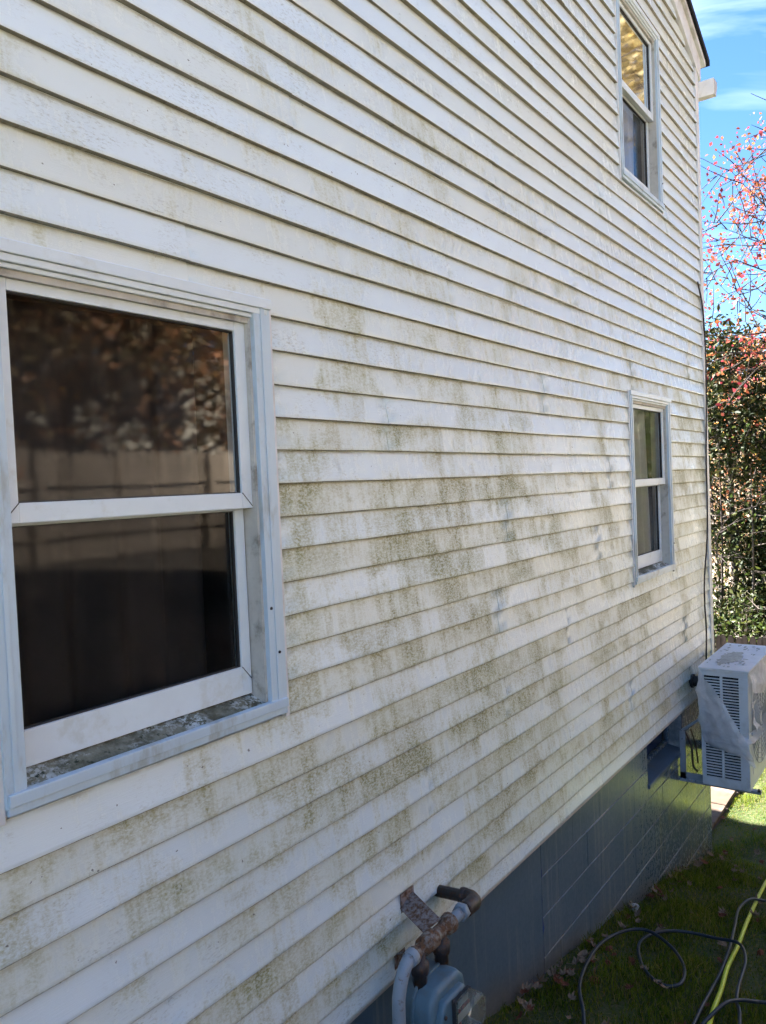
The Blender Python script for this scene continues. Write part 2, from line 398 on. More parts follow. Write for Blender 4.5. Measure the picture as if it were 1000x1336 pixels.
MT['oldpipe'] = mat_rust('dark_iron_pipe', (.035, .03, .03), .25)
MT['yellow'] = mat_simple('yellow_hose', (.55, .64, .03), .4, .5, var=.12, scale=25)
MT['hose'] = mat_simple('dark_hose', (.020, .032, .046), .42, .3, var=.12)
MT['ground'] = mat_ground()
MT['grass'] = mat_leaf('grass_blade', [(.035, .065, .008), (.075, .125, .010), (.15, .20, .012), (.14, .16, .02), (.28, .22, .08)], .45, .7, .06)
MT['paver'] = mat_simple('tan_paver', (.105, .075, .055), .85, .2, var=.15, scale=9, dirt=(.2, .16, .13), dirt_amt=.5)
MT['stone'] = mat_simple('pale_stone', (.30, .31, .30), .9, .2, var=.15, scale=20, bump=.3)
MT['fence_dark'] = mat_simple('weathered_dark_picket', (.085, .062, .058), .85, .2, var=.25, scale=10, stretch=(1, 1, .1))
MT['fence_tan'] = mat_simple('sunlit_tan_picket', (.21, .165, .12), .85, .2, var=.3, scale=10, stretch=(1, 1, .1))
MT['path_bed'] = mat_simple('dark_path_bed', (.06, .045, .04), .85, .2, var=.2)
MT['bark'] = mat_bark('grey_bark', (.075, .06, .05), (.16, .135, .115))
MT['bark_dark'] = mat_bark('dark_bark', (.03, .024, .022), (.07, .055, .05))
MT['bark_pale'] = mat_bark('pale_bark', (.30, .25, .19), (.50, .43, .34))
MT['lf_ever'] = mat_leaf('evergreen_leaf', [(.008, .014, .005), (.014, .023, .007), (.026, .035, .009), (.065, .060, .018)], .2, .55, .12)
MT['lf_red'] = mat_leaf('red_maple_leaf', [(.17, .022, .03), (.26, .045, .055), (.30, .08, .03), (.34, .13, .04)], .45)
MT['lf_orange'] = mat_leaf('orange_maple_leaf', [(.30, .08, .03), (.36, .14, .05), (.24, .05, .03), (.36, .20, .06)], .4)
MT['lf_palegold'] = mat_leaf('pale_gold_leaf', [(.30, .22, .08), (.40, .31, .13), (.34, .27, .14), (.24, .20, .09)], .4)
MT['lf_gold'] = mat_leaf('gold_leaf', [(.38, .20, .03), (.50, .28, .04), (.42, .15, .03), (.30, .22, .05)], .4)
MT['lf_rust'] = mat_leaf('rust_leaf', [(.14, .065, .03), (.22, .095, .038), (.16, .11, .05), (.08, .06, .03)], .35)
MT['lf_green'] = mat_leaf('green_leaf', [(.024, .044, .010), (.042, .066, .014), (.08, .09, .02), (.03, .04, .011)], .4)
MT['lf_tan'] = mat_leaf('tan_brush_leaf', [(.30, .20, .13), (.42, .30, .20), (.36, .20, .12), (.38, .30, .09)], .35)
MT['fallen_rust'] = mat_simple('fallen_rust_leaf', (.17, .06, .032), .8, .2, var=.25, scale=60)
MT['fallen_tan'] = mat_simple('fallen_tan_leaf', (.23, .165, .11), .8, .2, var=.2, scale=60)
MT['white_plain'] = mat_simple('meter_tag_white', (.68, .69, .66), .5, .4, var=.05)
MT['red_plain'] = mat_simple('meter_tag_red', (.30, .05, .05), .5, .4, var=.05)
def mat_clear():
    t = NT('clear_index_cover'); fz = t.n('ShaderNodeFresnel'); fz.inputs[0].default_value = 1.6
    tr = t.n('ShaderNodeBsdfTransparent'); tr.inputs[0].default_value = (.80, .82, .78, 1)
    gl = t.n('ShaderNodeBsdfGlossy'); gl.inputs['Roughness'].default_value = .12
    d = t.n('ShaderNodeBsdfDiffuse'); d.inputs[0].default_value = (.55, .56, .48, 1)
    m = t.n('ShaderNodeMixShader'); t.l(fz.outputs[0], m.inputs[0]); t.l(tr.outputs[0], m.inputs[1]); t.l(gl.outputs[0], m.inputs[2])
    m2 = t.n('ShaderNodeMixShader'); m2.inputs[0].default_value = .14; t.l(m.outputs[0], m2.inputs[1]); t.l(d.outputs[0], m2.inputs[2])
    return t.done(m2.outputs[0])
MT['clear'] = mat_clear()

# ------------------------------------------------------------------ ground
def sst(a, b, x):
    t = min(1, max(0, (x-a)/(b-a))); return t*t*(3-2*t)
def gbase(x):
    xx = min(x, 7.0); t = max(0, xx-3)
    z = -.61 - .17*(max(xx, -12)-3) - .012*t*t
    if x > 9.3: z -= .3*(min(x, 13)-9.3)
    if x > 16: z += .17*(min(x, 60)-16)
    return z
def gz(x, y):
    z = gbase(x)
    k = sst(-1.6, -6.0, y)
    if k > 0:
        tgt = 1.1 if x < 14 else 1.1 + (gbase(x)-gbase(14))*1.0
        z = z*(1-k) + (tgt if x < 9.3 else tgt*(1-sst(9.3, 18, x)) + gbase(x)*sst(9.3, 18, x))*k
    if y < -7: z += .30*(min(-y, 45)-7)
    return z
def axis(stops):
    out = []
    for a, b, st in stops:
        n = max(1, int(round((b-a)/st))); out += [a+(b-a)*i/n for i in range(n)]
    out.append(stops[-1][1]); return out
rng = np.random.default_rng(7)
gx = axis([(-300, -40, 40), (-40, -6, 2), (-6, 2, .4), (2, 10, .12), (10, 20, .5), (20, 70, 2), (70, 400, 40)])
gy = axis([(-300, -40, 40), (-40, -14, 2), (-14, -2.4, .4), (-2.4, 1.2, .12), (1.2, 14, .6), (14, 60, 3), (60, 300, 40)])
gv = []
for x in gx:
    for y in gy:
        b = gz(x, y)
        near = 1 if (2 < x < 12 and -3 < y < 1.2) else 0
        b += near*.012*(math.sin(x*7.1+y*3.3)+math.sin(y*11.7-x*4.1)) + (0 if near else .0)
        gv.append((x, y, b))
ny = len(gy); gf = [(i*ny+j, (i+1)*ny+j, (i+1)*ny+j+1, i*ny+j+1) for i in range(len(gx)-1) for j in range(ny-1)]
tag(np_mesh('ground', gv, gf, MT['ground'], smooth=True), kind='structure')

# ------------------------------------------------------------------ house
house = tag(empty('house', (2, 0, 0)), 'two-storey house with mildewed white lap siding above a blue block foundation', 'house')
def H(o):              # parent to the house empty while keeping world coordinates
    o.parent = house; o.matrix_parent_inverse = Matrix.Translation((-2, 0, 0)); return o
XL, XR, XM = -3.0, 7.0, 2.0
def rake(x): return 5.365 - .42*((x if x > XM else 2*XM-x) - 6.3)
WINS = [(.858, 1.110), (5.020, 1.078), (5.005, 3.664)]     # lower-left corner of each casing
WW, WH = .885, 1.245
BW = (5.30, 6.14, -.33, .0)                                  # basement window

# sheathing with openings
sh = MB()
def panel(mb, x0, x1, z0, z1, y, holes):
    xs = sorted({x0, x1, *[q for h in holes for q in (h[0], h[1])]}); zs = sorted({z0, z1, *[q for h in holes for q in (h[2], h[3])]})
    for i in range(len(xs)-1):
        for j in range(len(zs)-1):
            cx, cz = (xs[i]+xs[i+1])/2, (zs[j]+zs[j+1])/2
            if any(h[0] < cx < h[1] and h[2] < cz < h[3] for h in holes): continue
            mb.quad((xs[i], y, zs[j]), (xs[i+1], y, zs[j]), (xs[i+1], y, zs[j+1]), (xs[i], y, zs[j+1]))
holes = [(x+.05, x+WW-.05, z+.05, z+WH-.05) for x, z in WINS]
panel(sh, XL, XR-.02, .0, rake(XR-.02), .012, holes)
zz = rake(XR-.02); sh.f.append((len(sh.v), len(sh.v)+1, len(sh.v)+2)); sh.sm.append(False); sh.v += [(XL, .012, zz), (XR-.02, .012, zz), (XM, .012, rake(XM))]
siding_wall = H(sh.build('siding_wall', MT['trim']))

# other walls of the body
bd = MB()
bd.quad((XR-.02, .012, -.004), (XR-.02, 8, -.004), (XR-.02, 8, 5.1), (XR-.02, .012, 5.1)); bd.quad((6.946, .06, -1.8), (6.946, 8, -1.8), (6.946, 8, -.004), (6.946, .06, -.004))
bd.quad((XL, .012, -1.8), (XL, 8, -1.8), (XL, 8, 5.1), (XL, .012, 5.1))
bd.quad((XL, 8, -1.8), (XR-.02, 8, -1.8), (XR-.02, 8, 5.1), (XL, 8, 5.1))
H(bd.build('outer_wall', MT['trim']))

def wobble(x, i):
    return (.0016*math.sin(x*1.9+i*2.3)+.0009*math.sin(x*4.7+i*5.1)+.0005*math.sin(x*11+i), .0020*math.sin(x*1.1+i*1.7)+.0011*math.sin(x*3.3+i*4.9)+.0005*math.sin(x*9.1+i*3.1))
rnd = random.Random(3)
def clapboard(i, cols, yo, parent):
    """cols: (x, z low, z high) stations; one course, lower edge proud"""
    zb0, zt0 = Z0+i*E, Z0+(i+1)*E
    V = []; F = []
    tilt = .0165 if i % 2 else .0135
    for (x, zl, zh) in cols:
        dy, dz = wobble(x, i)
        prof = []
        cl = zl > zb0 + .001
        zl_ = max(zl, zb0)
        def fy(z): return -.0015 - tilt*(1-(z-zb0)/E) + dy*.8 + yo
        if not cl:
            prof += [(.008, zb0+dz+.001), (fy(zb0)+.0015, zb0+dz), (fy(zb0), zb0+dz+.002)]
        else:
            prof += [(.008, zl_), (fy(zl_)+.001, zl_), (fy(zl_), zl_+.001)]
        for q in (.12, .5, .85, 1.0):
            z = zl_+(zh-zl_)*q; prof.append((fy(z), z+dz))
        for y, z in prof: V.append((x, y, z))
    k = 7
    for a in range(len(cols)-1):
        if abs(cols[a+1][0]-cols[a][0]) < 1e-6: continue
        for j in range(k-1): F.append((a*k+j, (a+1)*k+j, (a+1)*k+j+1, a*k+j+1))
    # end caps so the overlapping edge has thickness
    for a in (0, len(cols)-1):
        n = len(V); V += [(cols[a][0], .008, V[a*k][2]), (cols[a][0], .008, V[a*k+k-1][2])]
        F.append((a*k+1, a*k+3, a*k+5, n)); F.append((a*k+5, a*k+6, n+1, n))
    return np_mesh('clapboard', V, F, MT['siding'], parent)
def stations(x0, x1, wins, zb, zt):
    xs = set([x0, x1]); n = int((x1-x0)/.09)+1
    xs |= {x0+(x1-x0)*q/n for q in range(n+1)}
    edges = sorted({e for w in wins for e in (w[0], w[1]) if x0 < e < x1})
    out = []
    for x in sorted(xs | set(edges)):
        def lim(xq):
            lo, hi = zb, zt
            for w in wins:
                if w[0] < xq < w[1]:
                    if w[2] <= zb: lo = max(lo, w[3])
                    else: hi = min(hi, w[2])
            return lo, hi
        if x in edges:
            out.append((x, *lim(x-1e-4))); out.append((x, *lim(x+1e-4)))
        else: out.append((x, *lim(min(max(x, x0+1e-4), x1-1e-4))))
    return out
seam_fix = {0: 2.62, 2: 2.496, 4: 3.9, 3: 3.17, 5: 3.153, 6: 4.4, 1: 4.9}
NB = 0
for i in range(-1, 72):
    zb, zt = Z0+i*E, Z0+(i+1)*E+.004
    if i < 0: zb0 = 0.0
    zm = (zb+zt)/2
    xr = XR-.085
    if zb > rake(XM): break
    # clip by the rake
    xlim = lambda z: 6.3-(z-5.365)/.42
    x1 = min(xr, xlim(zt)+.12); x0 = max(XL+.02, 2*XM-xlim(zt)-.12)
    if x1-x0 < .3: continue
    wins = [(x-.004, x+WW+.004, z-.004, z+WH+.004) for x, z in WINS if z-.004 < zt-.004 and z+WH+.004 > zb]
    full = [w for w in wins if w[2] <= zb+.012 and w[3] >= zt-.016]
    part = [w for w in wins if w not in full]
    ivs = [(x0, x1)]
    for w in full:
        nv = []
        for a, b in ivs:
            if w[0] > a and w[1] < b: nv += [(a, w[0]), (w[1], b)]
            else: nv.append((a, b))
        ivs = nv
    pj = i//2
    s0 = seam_fix.get(pj, 1.0+((pj*1.37) % 3.66))
    seams = [s0+3.66*k for k in range(-3, 4)]
    segs = []
    for a, b in ivs:
        cuts = [a]+[s for s in seams if a+.25 < s < b-.25]+[b]
        segs += [(cuts[q], cuts[q+1]) for q in range(len(cuts)-1)]
    for q, (a, b) in enumerate(segs):
        ov = .02 if any(abs(b-s) < 1e-6 for s in seams) else 0
        st = stations(a, b+ov, part, zb, zt)
        if i == -1: st = [(x, max(lo, .002), hi) for x, lo, hi in st]
        H_ = clapboard(i, st, (-.0030 if q % 2 else 0.0), None)
        H_.parent = siding_wall; H_.matrix_parent_inverse = siding_wall.matrix_basis.inverted()
        NB += 1

# corner post, foot trim, rake boards, roof, gutter
cp = MB(); cp.box(XR-.085, XR, -.022, .02, -.005, rake(XR-.04)+.02); cp.box(XR-.012, XR+.012, -.012, .10, -.005, rake(XR)-.02)
H(cp.build('corner_post', MT['trim'], bevel=.004))
ft = MB(); ft.box(XL, XR-.09, -.008, .014, -.018, .004)
H(ft.build('starter_strip', MT['gutter'], bevel=.002))
def sloped(mb, x0, x1, lo, hi, y0, y1):
    for (a, b) in ((max(x0, XM), x1), (2*XM-x1, min(XM, 2*XM-x0))):
        mb.prism([(a, rake(a)+lo), (b, rake(b)+lo), (b, rake(b)+hi), (a, rake(a)+hi)], y0, y1)
m = MB(); sloped(m, XM, 7.06, .0, .17, -.030, .010); rb = H(m.build('rake_board', MT['trim'], bevel=.003))
m = MB(); sloped(m, XM, 7.13, .165, .215, -.055, .010); H(m.build('rake_moulding', MT['trim'], bevel=.004))
m = MB(); sloped(m, XM, 7.19, .217, .265, -.075, 8.15); H(m.build('roof', MT['shingle']))
m = MB(); m.box(7.0, 7.31, .30, 8.0, rake(7.16)+.02, rake(7.16)+.05); m.box(7.152, 7.172, .30, 8.0, rake(7.16)+.0, rake(7.16)+.20); H(m.build('eave_soffit', MT['trim']))
g = MB(); gb = 5.02
prof = [(7.300, gb+.135), (7.300, gb), (7.375, gb), (7.395, gb+.05), (7.418, gb+.085), (7.418, gb+.135), (7.410, gb+.135), (7.410, gb+.09), (7.388, gb+.055), (7.370, gb+.006), (7.306, gb+.006), (7.306, gb+.135)]
g.prism(prof, -.075, 8.0); g.prism([(7.300, gb+.135), (7.300, gb), (7.375, gb), (7.395, gb+.05), (7.418, gb+.085), (7.418, gb+.135)], -.078, -.0752)
H(g.build('gutter', MT['gutter']))

# ---- windows
def window(idx, x0, z0, near):
    x1, z1 = x0+WW, z0+WH
    cw = .054
    fr = MB()       # liner / track inside the opening
    fr.box(x0+.040, x0+.052, -.010, .10, z0+.05, z1-.045); fr.box(x1-.076, x1-.052, -.010, .10, z0+.05, z1-.045)
    fr.box(x0+.045, x1-.045, -.008, .10, z1-.068, z1-.045)
    w = H(fr.build('window', MT['track']))
    w['label'] = ['large near window with dark room behind', 'small far ground-floor window with pale curtain', 'upper window reflecting golden leaves'][idx]
    def sub(mb, name, mat, bevel=0, lab=None):
        o = mb.build(name, mat, None, bevel); o.parent = w; o.matrix_parent_inverse = w.matrix_basis.inverted(); return o
    # casing: two steps, mitred look
    for side in (0, 1):
        m = MB(); cw = .067 if side else .050
        if side: m.box(x1-cw, x1, -.026, .012, z0+.02, z1-.001); m.box(x1-cw*.62, x1-cw*.38, -.030, -.0262, z0+.03, z1-.012)
        else: m.box(x0, x0+cw, -.026, .012, z0+.02, z1-.001); m.box(x0+cw*.38, x0+cw*.62, -.030, -.0262, z0+.03, z1-.012)
        sub(m, 'casing', MT['casing'], .003)
        m = MB(); q = x1 if side else x0
        m.box(q-(.002 if side else .014), q+(.014 if side else .002), -.0195, .012, z0-.012, z1+.01)
        sub(m, 'channel_strip', MT['trim'], .002)
    m = MB(); m.box(x0-.004, x1+.004, -.034, .012, z1-.022, z1+.008); m.box(x0+.01, x1-.01, -.027, .012, z1-.040, z1-.0225); m.box(x0+.02, x1-.02, -.018, .012, z1-.052, z1-.0405)
    sub(m, 'head_casing', MT['sash'], .003)
    # sloping sill
    m = MB(); zi = z0+.078
    m.prism([(0, 0)]*3, 0, 0); m = MB()
    v = [(x0+.05, .10, zi+.012), (x1-.05, .10, zi+.012), (x1-.05, -.012, zi-.035), (x0+.05, -.012, zi-.035), (x0+.05, .10, zi-.05), (x1-.05, .10, zi-.05), (x1-.05, -.012, zi-.06), (x0+.05, -.012, zi-.06)]
    m.v += v
    for f in ((0,1,2,3),(7,6,5,4),(0,4,5,1),(1,5,6,2),(2,6,7,3),(3,7,4,0)): m.f.append(f); m.sm.append(False)
    sub(m, 'sill', MT['sill'])
    m = MB(); m.box(x0+.004, x1-.004, -.036, -.0125, z0+.024, z0+.052); m.box(x0+.004, x1-.004, -.030, .010, z0+.004, z0+.0235)
    sub(m, 'sill_nose', MT['casing'], .003)
    # sashes: (z range, y front, stile width, top rail, bottom rail)
    def sash(za, zb_, y, st, tr, br, xa, xb, nm):
        m = MB(); 
        m.box(xa, xa+st, y, y+.03, za, zb_); m.box(xb-st, xb, y, y+.03, za, zb_)
        m.box(xa+st, xb-st, y+.0006, y+.03, zb_-tr, zb_); m.box(xa+st, xb-st, y+.0006, y+.03, za, za+br)
        s = sub(m, nm, MT['sash'], .0025)
        ga, gb_, gc, gd = xa+st, xb-st, za+br, zb_-tr
        # glazing bead slopes and the black gasket
        m = MB(); t_ = .0035
        m.box(ga, ga+t_, y+.008, y+.02, gc, gd); m.box(gb_-t_, gb_, y+.008, y+.02, gc, gd)
        m.box(ga+t_, gb_-t_, y+.008, y+.02, gd-t_, gd); m.box(ga+t_, gb_-t_, y+.008, y+.02, gc, gc+t_)
        sub(m, 'gasket', MT['gasket'])
        m = MB()
        m.box(ga+.001, gb_-.001, y+.0145, y+.0185, gc+.001, gd-.001)
        pn = MB(); pn.quad((ga+.001, y+.016, gc+.001), (gb_-.001, y+.016, gc+.001), (gb_-.001, y+.016, gd-.001), (ga+.001, y+.016, gd-.001))
        sub(pn, 'pane', MT['pane'])
        # dark mitre joints at the lower corners
        if near:
            m = MB()
            for (cx, sx) in ((ga, -1), (gb_, 1)):
                m.bar((cx, y-.0004, gc), (cx+sx*st*.95, y-.0004, gc-min(br, .042)*.95), .0016, .0032, (0, 1, 0))
            sub(m, 'mitre_joint', MT['gasket'])
        return s
    xa, xb = x0+.046, x1-.076
    sash(z0+.633, z1-.052, .006, .040, .042, .046, xa, xb, 'upper_sash')
    sash(z0+.074, z0+.660, .042, .036, .034, .086, xa+.004, xb-.004, 'lower_sash')
    if near:
        m = MB()
        m.lathe((x1-.052, -.016, z0+.33), (0, -1, 0), [(0, .005), (.012, .005), (.014, .003)], 8)
        sub(m, 'clip', MT['gasket']); m = MB(); m.lathe((x1-.03, -.027, z0+.195), (0, -1, 0), [(0, .005), (.006, .0045), (.008, .002)], 8)
        sub(m, 'clip', MT['gasket'])
    else:
        m = MB(); m.lathe((x1-.03, -.027, z0+.20), (0, -1, 0), [(0, .006), (.006, .005), (.008, .002)], 8); sub(m, 'screw', MT['gasket']); m = MB(); m.box(x1-.075, x1-.064, .001, .012, z0+.10, z0+.125)
        sub(m, 'clip', MT['gasket'])
    # dim room behind
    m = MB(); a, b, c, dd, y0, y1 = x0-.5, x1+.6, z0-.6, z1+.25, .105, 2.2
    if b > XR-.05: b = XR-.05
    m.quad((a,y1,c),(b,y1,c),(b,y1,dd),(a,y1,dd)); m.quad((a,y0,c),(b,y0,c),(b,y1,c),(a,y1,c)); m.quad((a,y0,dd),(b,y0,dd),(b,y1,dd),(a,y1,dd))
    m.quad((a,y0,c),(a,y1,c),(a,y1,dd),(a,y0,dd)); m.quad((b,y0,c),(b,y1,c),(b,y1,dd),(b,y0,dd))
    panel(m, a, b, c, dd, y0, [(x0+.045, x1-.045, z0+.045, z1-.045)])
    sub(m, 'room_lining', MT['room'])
    return w
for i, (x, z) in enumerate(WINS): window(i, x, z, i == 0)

def curtain(x0, x1, z0, z1, y, mat, label, ph):
    V = []; F = []; n = int((x1-x0)/.012)
    for q in range(n+1):
        x = x0+(x1-x0)*q/n
        for r_, z in enumerate((z1, (z0+z1)/2, z0)):
            a = .012+.01*r_
            V.append((x, y+a*math.sin(x*42+ph)+.6*a*math.sin(x*17+ph*2), z))
    for q in range(n):
        for r_ in (0, 1): F.append((q*3+r_, q*3+r_+1, q*3+r_+4, q*3+r_+3))
    o = np_mesh('curtain', V, F, mat, smooth=True); tag(o, label, 'curtain'); return o
curtain(.93, 1.66, 1.12, 2.30, .22, MT['curtain_dark'], 'dark pleated curtain hanging inside the large near window', 0)
curtain(5.50, 5.86, 1.10, 2.26, .14, MT['curtain_pale'], 'pale blue curtain inside the small far ground-floor window', 1)
curtain(5.55, 5.85, 3.70, 4.85, .15, MT['curtain_pale'], 'grey curtain drawn to one side inside the upper window', 2)

# ---- foundation of painted block
f = MB(); FY = .030
holesF = [(BW[0], BW[1], BW[2], .02)]
panel(f, 3.585, 6.95, -2.1, .0, FY+.0045, holesF)
f.quad((6.945, FY+.02, -2.1), (6.955, 8, -2.1), (6.955, 8, 0), (6.945, FY+.02, 0))
# reveal of the basement window
bx0, bx1, bz0, bz1 = BW
f.quad((bx0, FY+.004, bz0), (bx0, .20, bz0), (bx0, .20, 0), (bx0, FY+.004, 0)); f.quad((bx1, FY+.004, bz0), (bx1, .20, bz0), (bx1, .20, 0), (bx1, FY+.004, 0))
found = H(f.build('foundation_wall', MT['mortar']))
def sub_f(o): o.parent = found; o.matrix_parent_inverse = found.matrix_basis.inverted(); return o
CH = .2085; BL = .406
def block(x0, x1, z0, z1, jit):
    y = FY+jit
    m = MB(); m.box(x0, x1, y, y+.05, z0, z1)
    return sub_f(m.build('concrete_block', MT['found'], bevel=.0012, seg=1))
rb_ = random.Random(5)
for r_ in range(0, 9):
    zt = -.012 - r_*CH if r_ else -.002
    zb = -.012-(r_+1)*CH
    x = 3.59 - (BL/2 if r_ % 2 else 0)
    while x < 6.94:
        a, b = max(x, 3.590), min(x+BL, 6.955); j = .0001
        if b-a > .05 and gz((a+b)/2, 0) < zt+.05:
            za, zb2 = zb+.0045, zt-.0045
            if b > bx0 and a < bx1 and zt > bz0+.02 :
                # pieces beside / below the basement opening
                if zb2 < bz0: block(a+j, b-j, za, zb2, rb_.uniform(-.001, .001))
                else:
                    jj = rb_.uniform(-.001, .001)
                    if a < bx0-.03: block(a+j, bx0-.001, za, zb2, jj)
                    if b > bx1+.03: block(bx1+.001, b-j, za, zb2, jj)
                    if za < bz0-.03: block(max(a, bx0)+j, min(b, bx1)-j, za, bz0-.004, jj)
            else: block(a+j, b-j, za, zb2, rb_.uniform(-.0012, .0012))
        x += BL
# smooth rendered stretch nearer the camera
m = MB(); nxs = [XL+(3.572-XL)*q/40 for q in range(41)]
V = []; F = []
for q, x in enumerate(nxs):
    for k, z in enumerate((-2.1, -1.2, -.8, -.4, -.2, .0)):
        V.append((x, FY-.004+.0025*math.sin(x*5+z*9)+.0015*math.sin(x*13-z*7), z))
for q in range(40):
    for k in range(5): F.append((q*6+k, (q+1)*6+k, (q+1)*6+k+1, q*6+k+1))
sub_f(np_mesh('rendered_face', V, F, MT['found'], smooth=True))
m = MB(); pts = [(3.580+.006*math.sin(z*23)+.004*math.sin(z*51), FY+.003, z) for z in [-.005-.03*q for q in range(28)]]
m.tube(pts, [max(.001, .004+.004*math.sin(q*1.3)+.002*math.sin(q*3.7)) for q in range(28)], 6); sub_f(m.build('settlement_crack', MT['crack']))
# basement window: recessed blue pane, frame, sloping sill
bwm = MB(); y = .13
bwm.box(bx0, bx0+.03, y, y+.03, bz0+.03, -.002); bwm.box(bx1-.03, bx1, y, y+.03, bz0+.03, -.002); bwm.box(bx0+.03, bx1-.03, y, y+.03, bz0+.03, bz0+.06); bwm.box(bx0+.03, bx1-.03, y, y+.03, -.03, -.002)
bwm.box(bx0+.2, bx0+.215, y+.004, y+.03, bz0+.06, -.03)
bwin = H(bwm.build('basement_window', MT['found'], bevel=.003)); bwin['label'] = 'recessed blue basement window with thick sloping sill'
m = MB(); m.quad((bx0+.03, y+.02, bz0+.06), (bx1-.03, y+.02, bz0+.06), (bx1-.03, y+.02, -.03), (bx0+.03, y+.02, -.03)); o = m.build('pane', MT['pane']); o.parent = bwin; o.matrix_parent_inverse = bwin.matrix_basis.inverted()
MT['bluevoid'] = mat_simple('deep_blue_panel', (.03, .085, .36), .6, .3, var=.2)
m = MB(); m.box(bx0-.02, bx1+.02, y+.05, y+.07, bz0-.02, 0); o = m.build('backing_panel', MT['bluevoid']); o.parent = bwin; o.matrix_parent_inverse = bwin.matrix_basis.inverted()
m = MB(); m.prism([(bx0+.002, bz0-.03), (bx1-.002, bz0-.03), (bx1-.002, bz0+.03), (bx0+.002, bz0+.03)], .016, .16)
for k, v in enumerate(m.v):
    if v[1] < .02: m.v[k] = (v[0], v[1], v[2]-(.028 if v[2] > bz0 else 0))
MT['blue_sill'] = mat_simple('blue_sill_paint', (.075, .125, .185), .4, .5, var=.12, scale=7, dirt=(.10, .10, .08), dirt_amt=.4)
o = m.build('sill', MT['blue_sill'], bevel=.008, seg=3); o.parent = bwin; o.matrix_parent_inverse = bwin.matrix_basis.inverted()

# ------------------------------------------------------------------ cable on the corner
m = MB()
pts = [(6.80, -.02, 3.34), (6.90, -.026, 3.18), (6.935, -.030, 2.97), (6.93, -.036, 2.70), (6.91, -.034, 2.3), (6.875, -.03, 1.887), (6.87, -.03, 1.55), (6.835, -.03, 1.251), (6.75, -.03, 1.03), (6.70, -.03, .885), (6.70, -.028, .70), (6.72, -.03, .5), (6.69, -.03, .253), (6.68, -.03, .12)]
def smooth(pts, n=6):
    P = [Vector(p) for p in pts]; out = []
    for i in range(len(P)-1):
        a, b, c, d = P[max(i-1, 0)], P[i], P[i+1], P[min(i+2, len(P)-1)]
        for k in range(n):
            t = k/n; out.append(.5*((2*b)+(c-a)*t+(2*a-5*b+4*c-d)*t*t+(3*b-a-3*c+d)*t**3))
    out.append(P[-1]); return out
m.tube(smooth(pts), .0065, 8)
tag(m.build('cable', MT['black']), 'thin black cable sagging down the siding beside the corner post', 'cable')

# ------------------------------------------------------------------ heat pump on wall brackets
AX0, AX1, AY0, AY1, AZ0, AZ1 = 6.00, 6.92, -.478, -.150, -.505, .350
ac = tag(empty('air_conditioner', (6.4, -.3, AZ0)), 'grey outdoor air conditioner with louvred end hung on the foundation by the corner', 'air conditioner')
def A(o, p=None):
    if p is None: o.parent = ac; o.matrix_parent_inverse = Matrix.Translation((-6.4, .3, -AZ0))
    else: o.parent = p; o.matrix_parent_inverse = p.matrix_basis.inverted() @ p.matrix_parent_inverse.inverted() @ Matrix.Identity(4); o.matrix_parent_inverse = (ac.matrix_basis @ p.matrix_parent_inverse @ p.matrix_basis).inverted() if False else Matrix.Translation((0, 0, 0))
    return o
# cabinet: skin panels leaving the end grille open
gy = [(AY0+.062, AY0+.172), (AY0+.190, AY0+.300)]     # two columns of slots (front / rear)
gz0, gz1 = AZ0+.045, AZ1-.055
m = MB()
m.box(AX0+.012, AX1, AY0, AY0+.012, AZ0, AZ1-.02)                     # fan side
m.box(AX0+.012, AX1, AY1-.012, AY1, AZ0, AZ1-.02)                     # wall side
m.box(AX1-.012, AX1, AY0+.012, AY1-.012, AZ0, AZ1-.02)
m.box(AX0, AX1, AY0, AY1, AZ0-.016, AZ0)                              # base pan
for (a, b) in ((AY0, gy[0][0]), (gy[0][1], gy[1][0]), (gy[1][1], AY1)): m.box(AX0, AX0+.012, a, b, gz0, gz1)
m.box(AX0, AX0+.012, AY0, AY1, AZ0, gz0); m.box(AX0, AX0+.012, AY0, AY1, gz1, AZ1-.02)
A(m.build('cabinet', MT['ac'], bevel=.0015, seg=1))
m = MB(); m.box(AX0-.008, AX1+.008, AY0-.008, AY1+.008, AZ1-.0195, AZ1); A(m.build('lid', MT['ac'], bevel=.007, seg=3))
m = MB(); m.box(AX0+.03, AX0+.035, AY0+.02, AY1-.02, AZ0+.01, AZ1-.03); A(m.build('coil', MT['coil']))
sl = None; NS = 36; pit = (gz1-gz0)/NS
for (a, b) in gy:
    for q in range(NS):
        z = gz0+pit*q
        if sl is None:
            s = MB(); s.prism([(0, -.0034), (.010, -.0010), (.010, .0044), (0, .0026)], 0, b-a); sl = s.build('slat', MT['ac'])
            o = sl
        else: o = link(sl.copy())
        o.location = (AX0+.0005, a, z+.0005); A(o)
# fan grille on the far face
fg = MB(); cx, cz = AX0+.38, (AZ0+AZ1)/2
for k in range(9):
    r_ = .05+.035*k; fg.tube([(cx+r_*math.cos(t), AY0-.012, cz+r_*math.sin(t)) for t in [2*math.pi*q/36 for q in range(37)]], .003, 5)
for k in range(12):
    a = 2*math.pi*k/12; fg.bar((cx+.05*math.cos(a), AY0-.010, cz+.05*math.sin(a)), (cx+.33*math.cos(a), AY0-.010, cz+.33*math.sin(a)), .004, .005, (0, 1, 0))
A(fg.build('fan_grille', MT['galv']))
m = MB(); m.box(AX0+.1, AX1-.06, AY0-.004, AY0-.0005, AZ0+.08, AZ1-.1); A(m.build('fan_panel', MT['ac'], bevel=.0015, seg=1))
m = MB(); m.box(AX0-.003, AX0-.0005, AY0+.014, AY0+.056, AZ0+.26, AZ0+.345); A(m.build('grip_recess', MT['dark']))
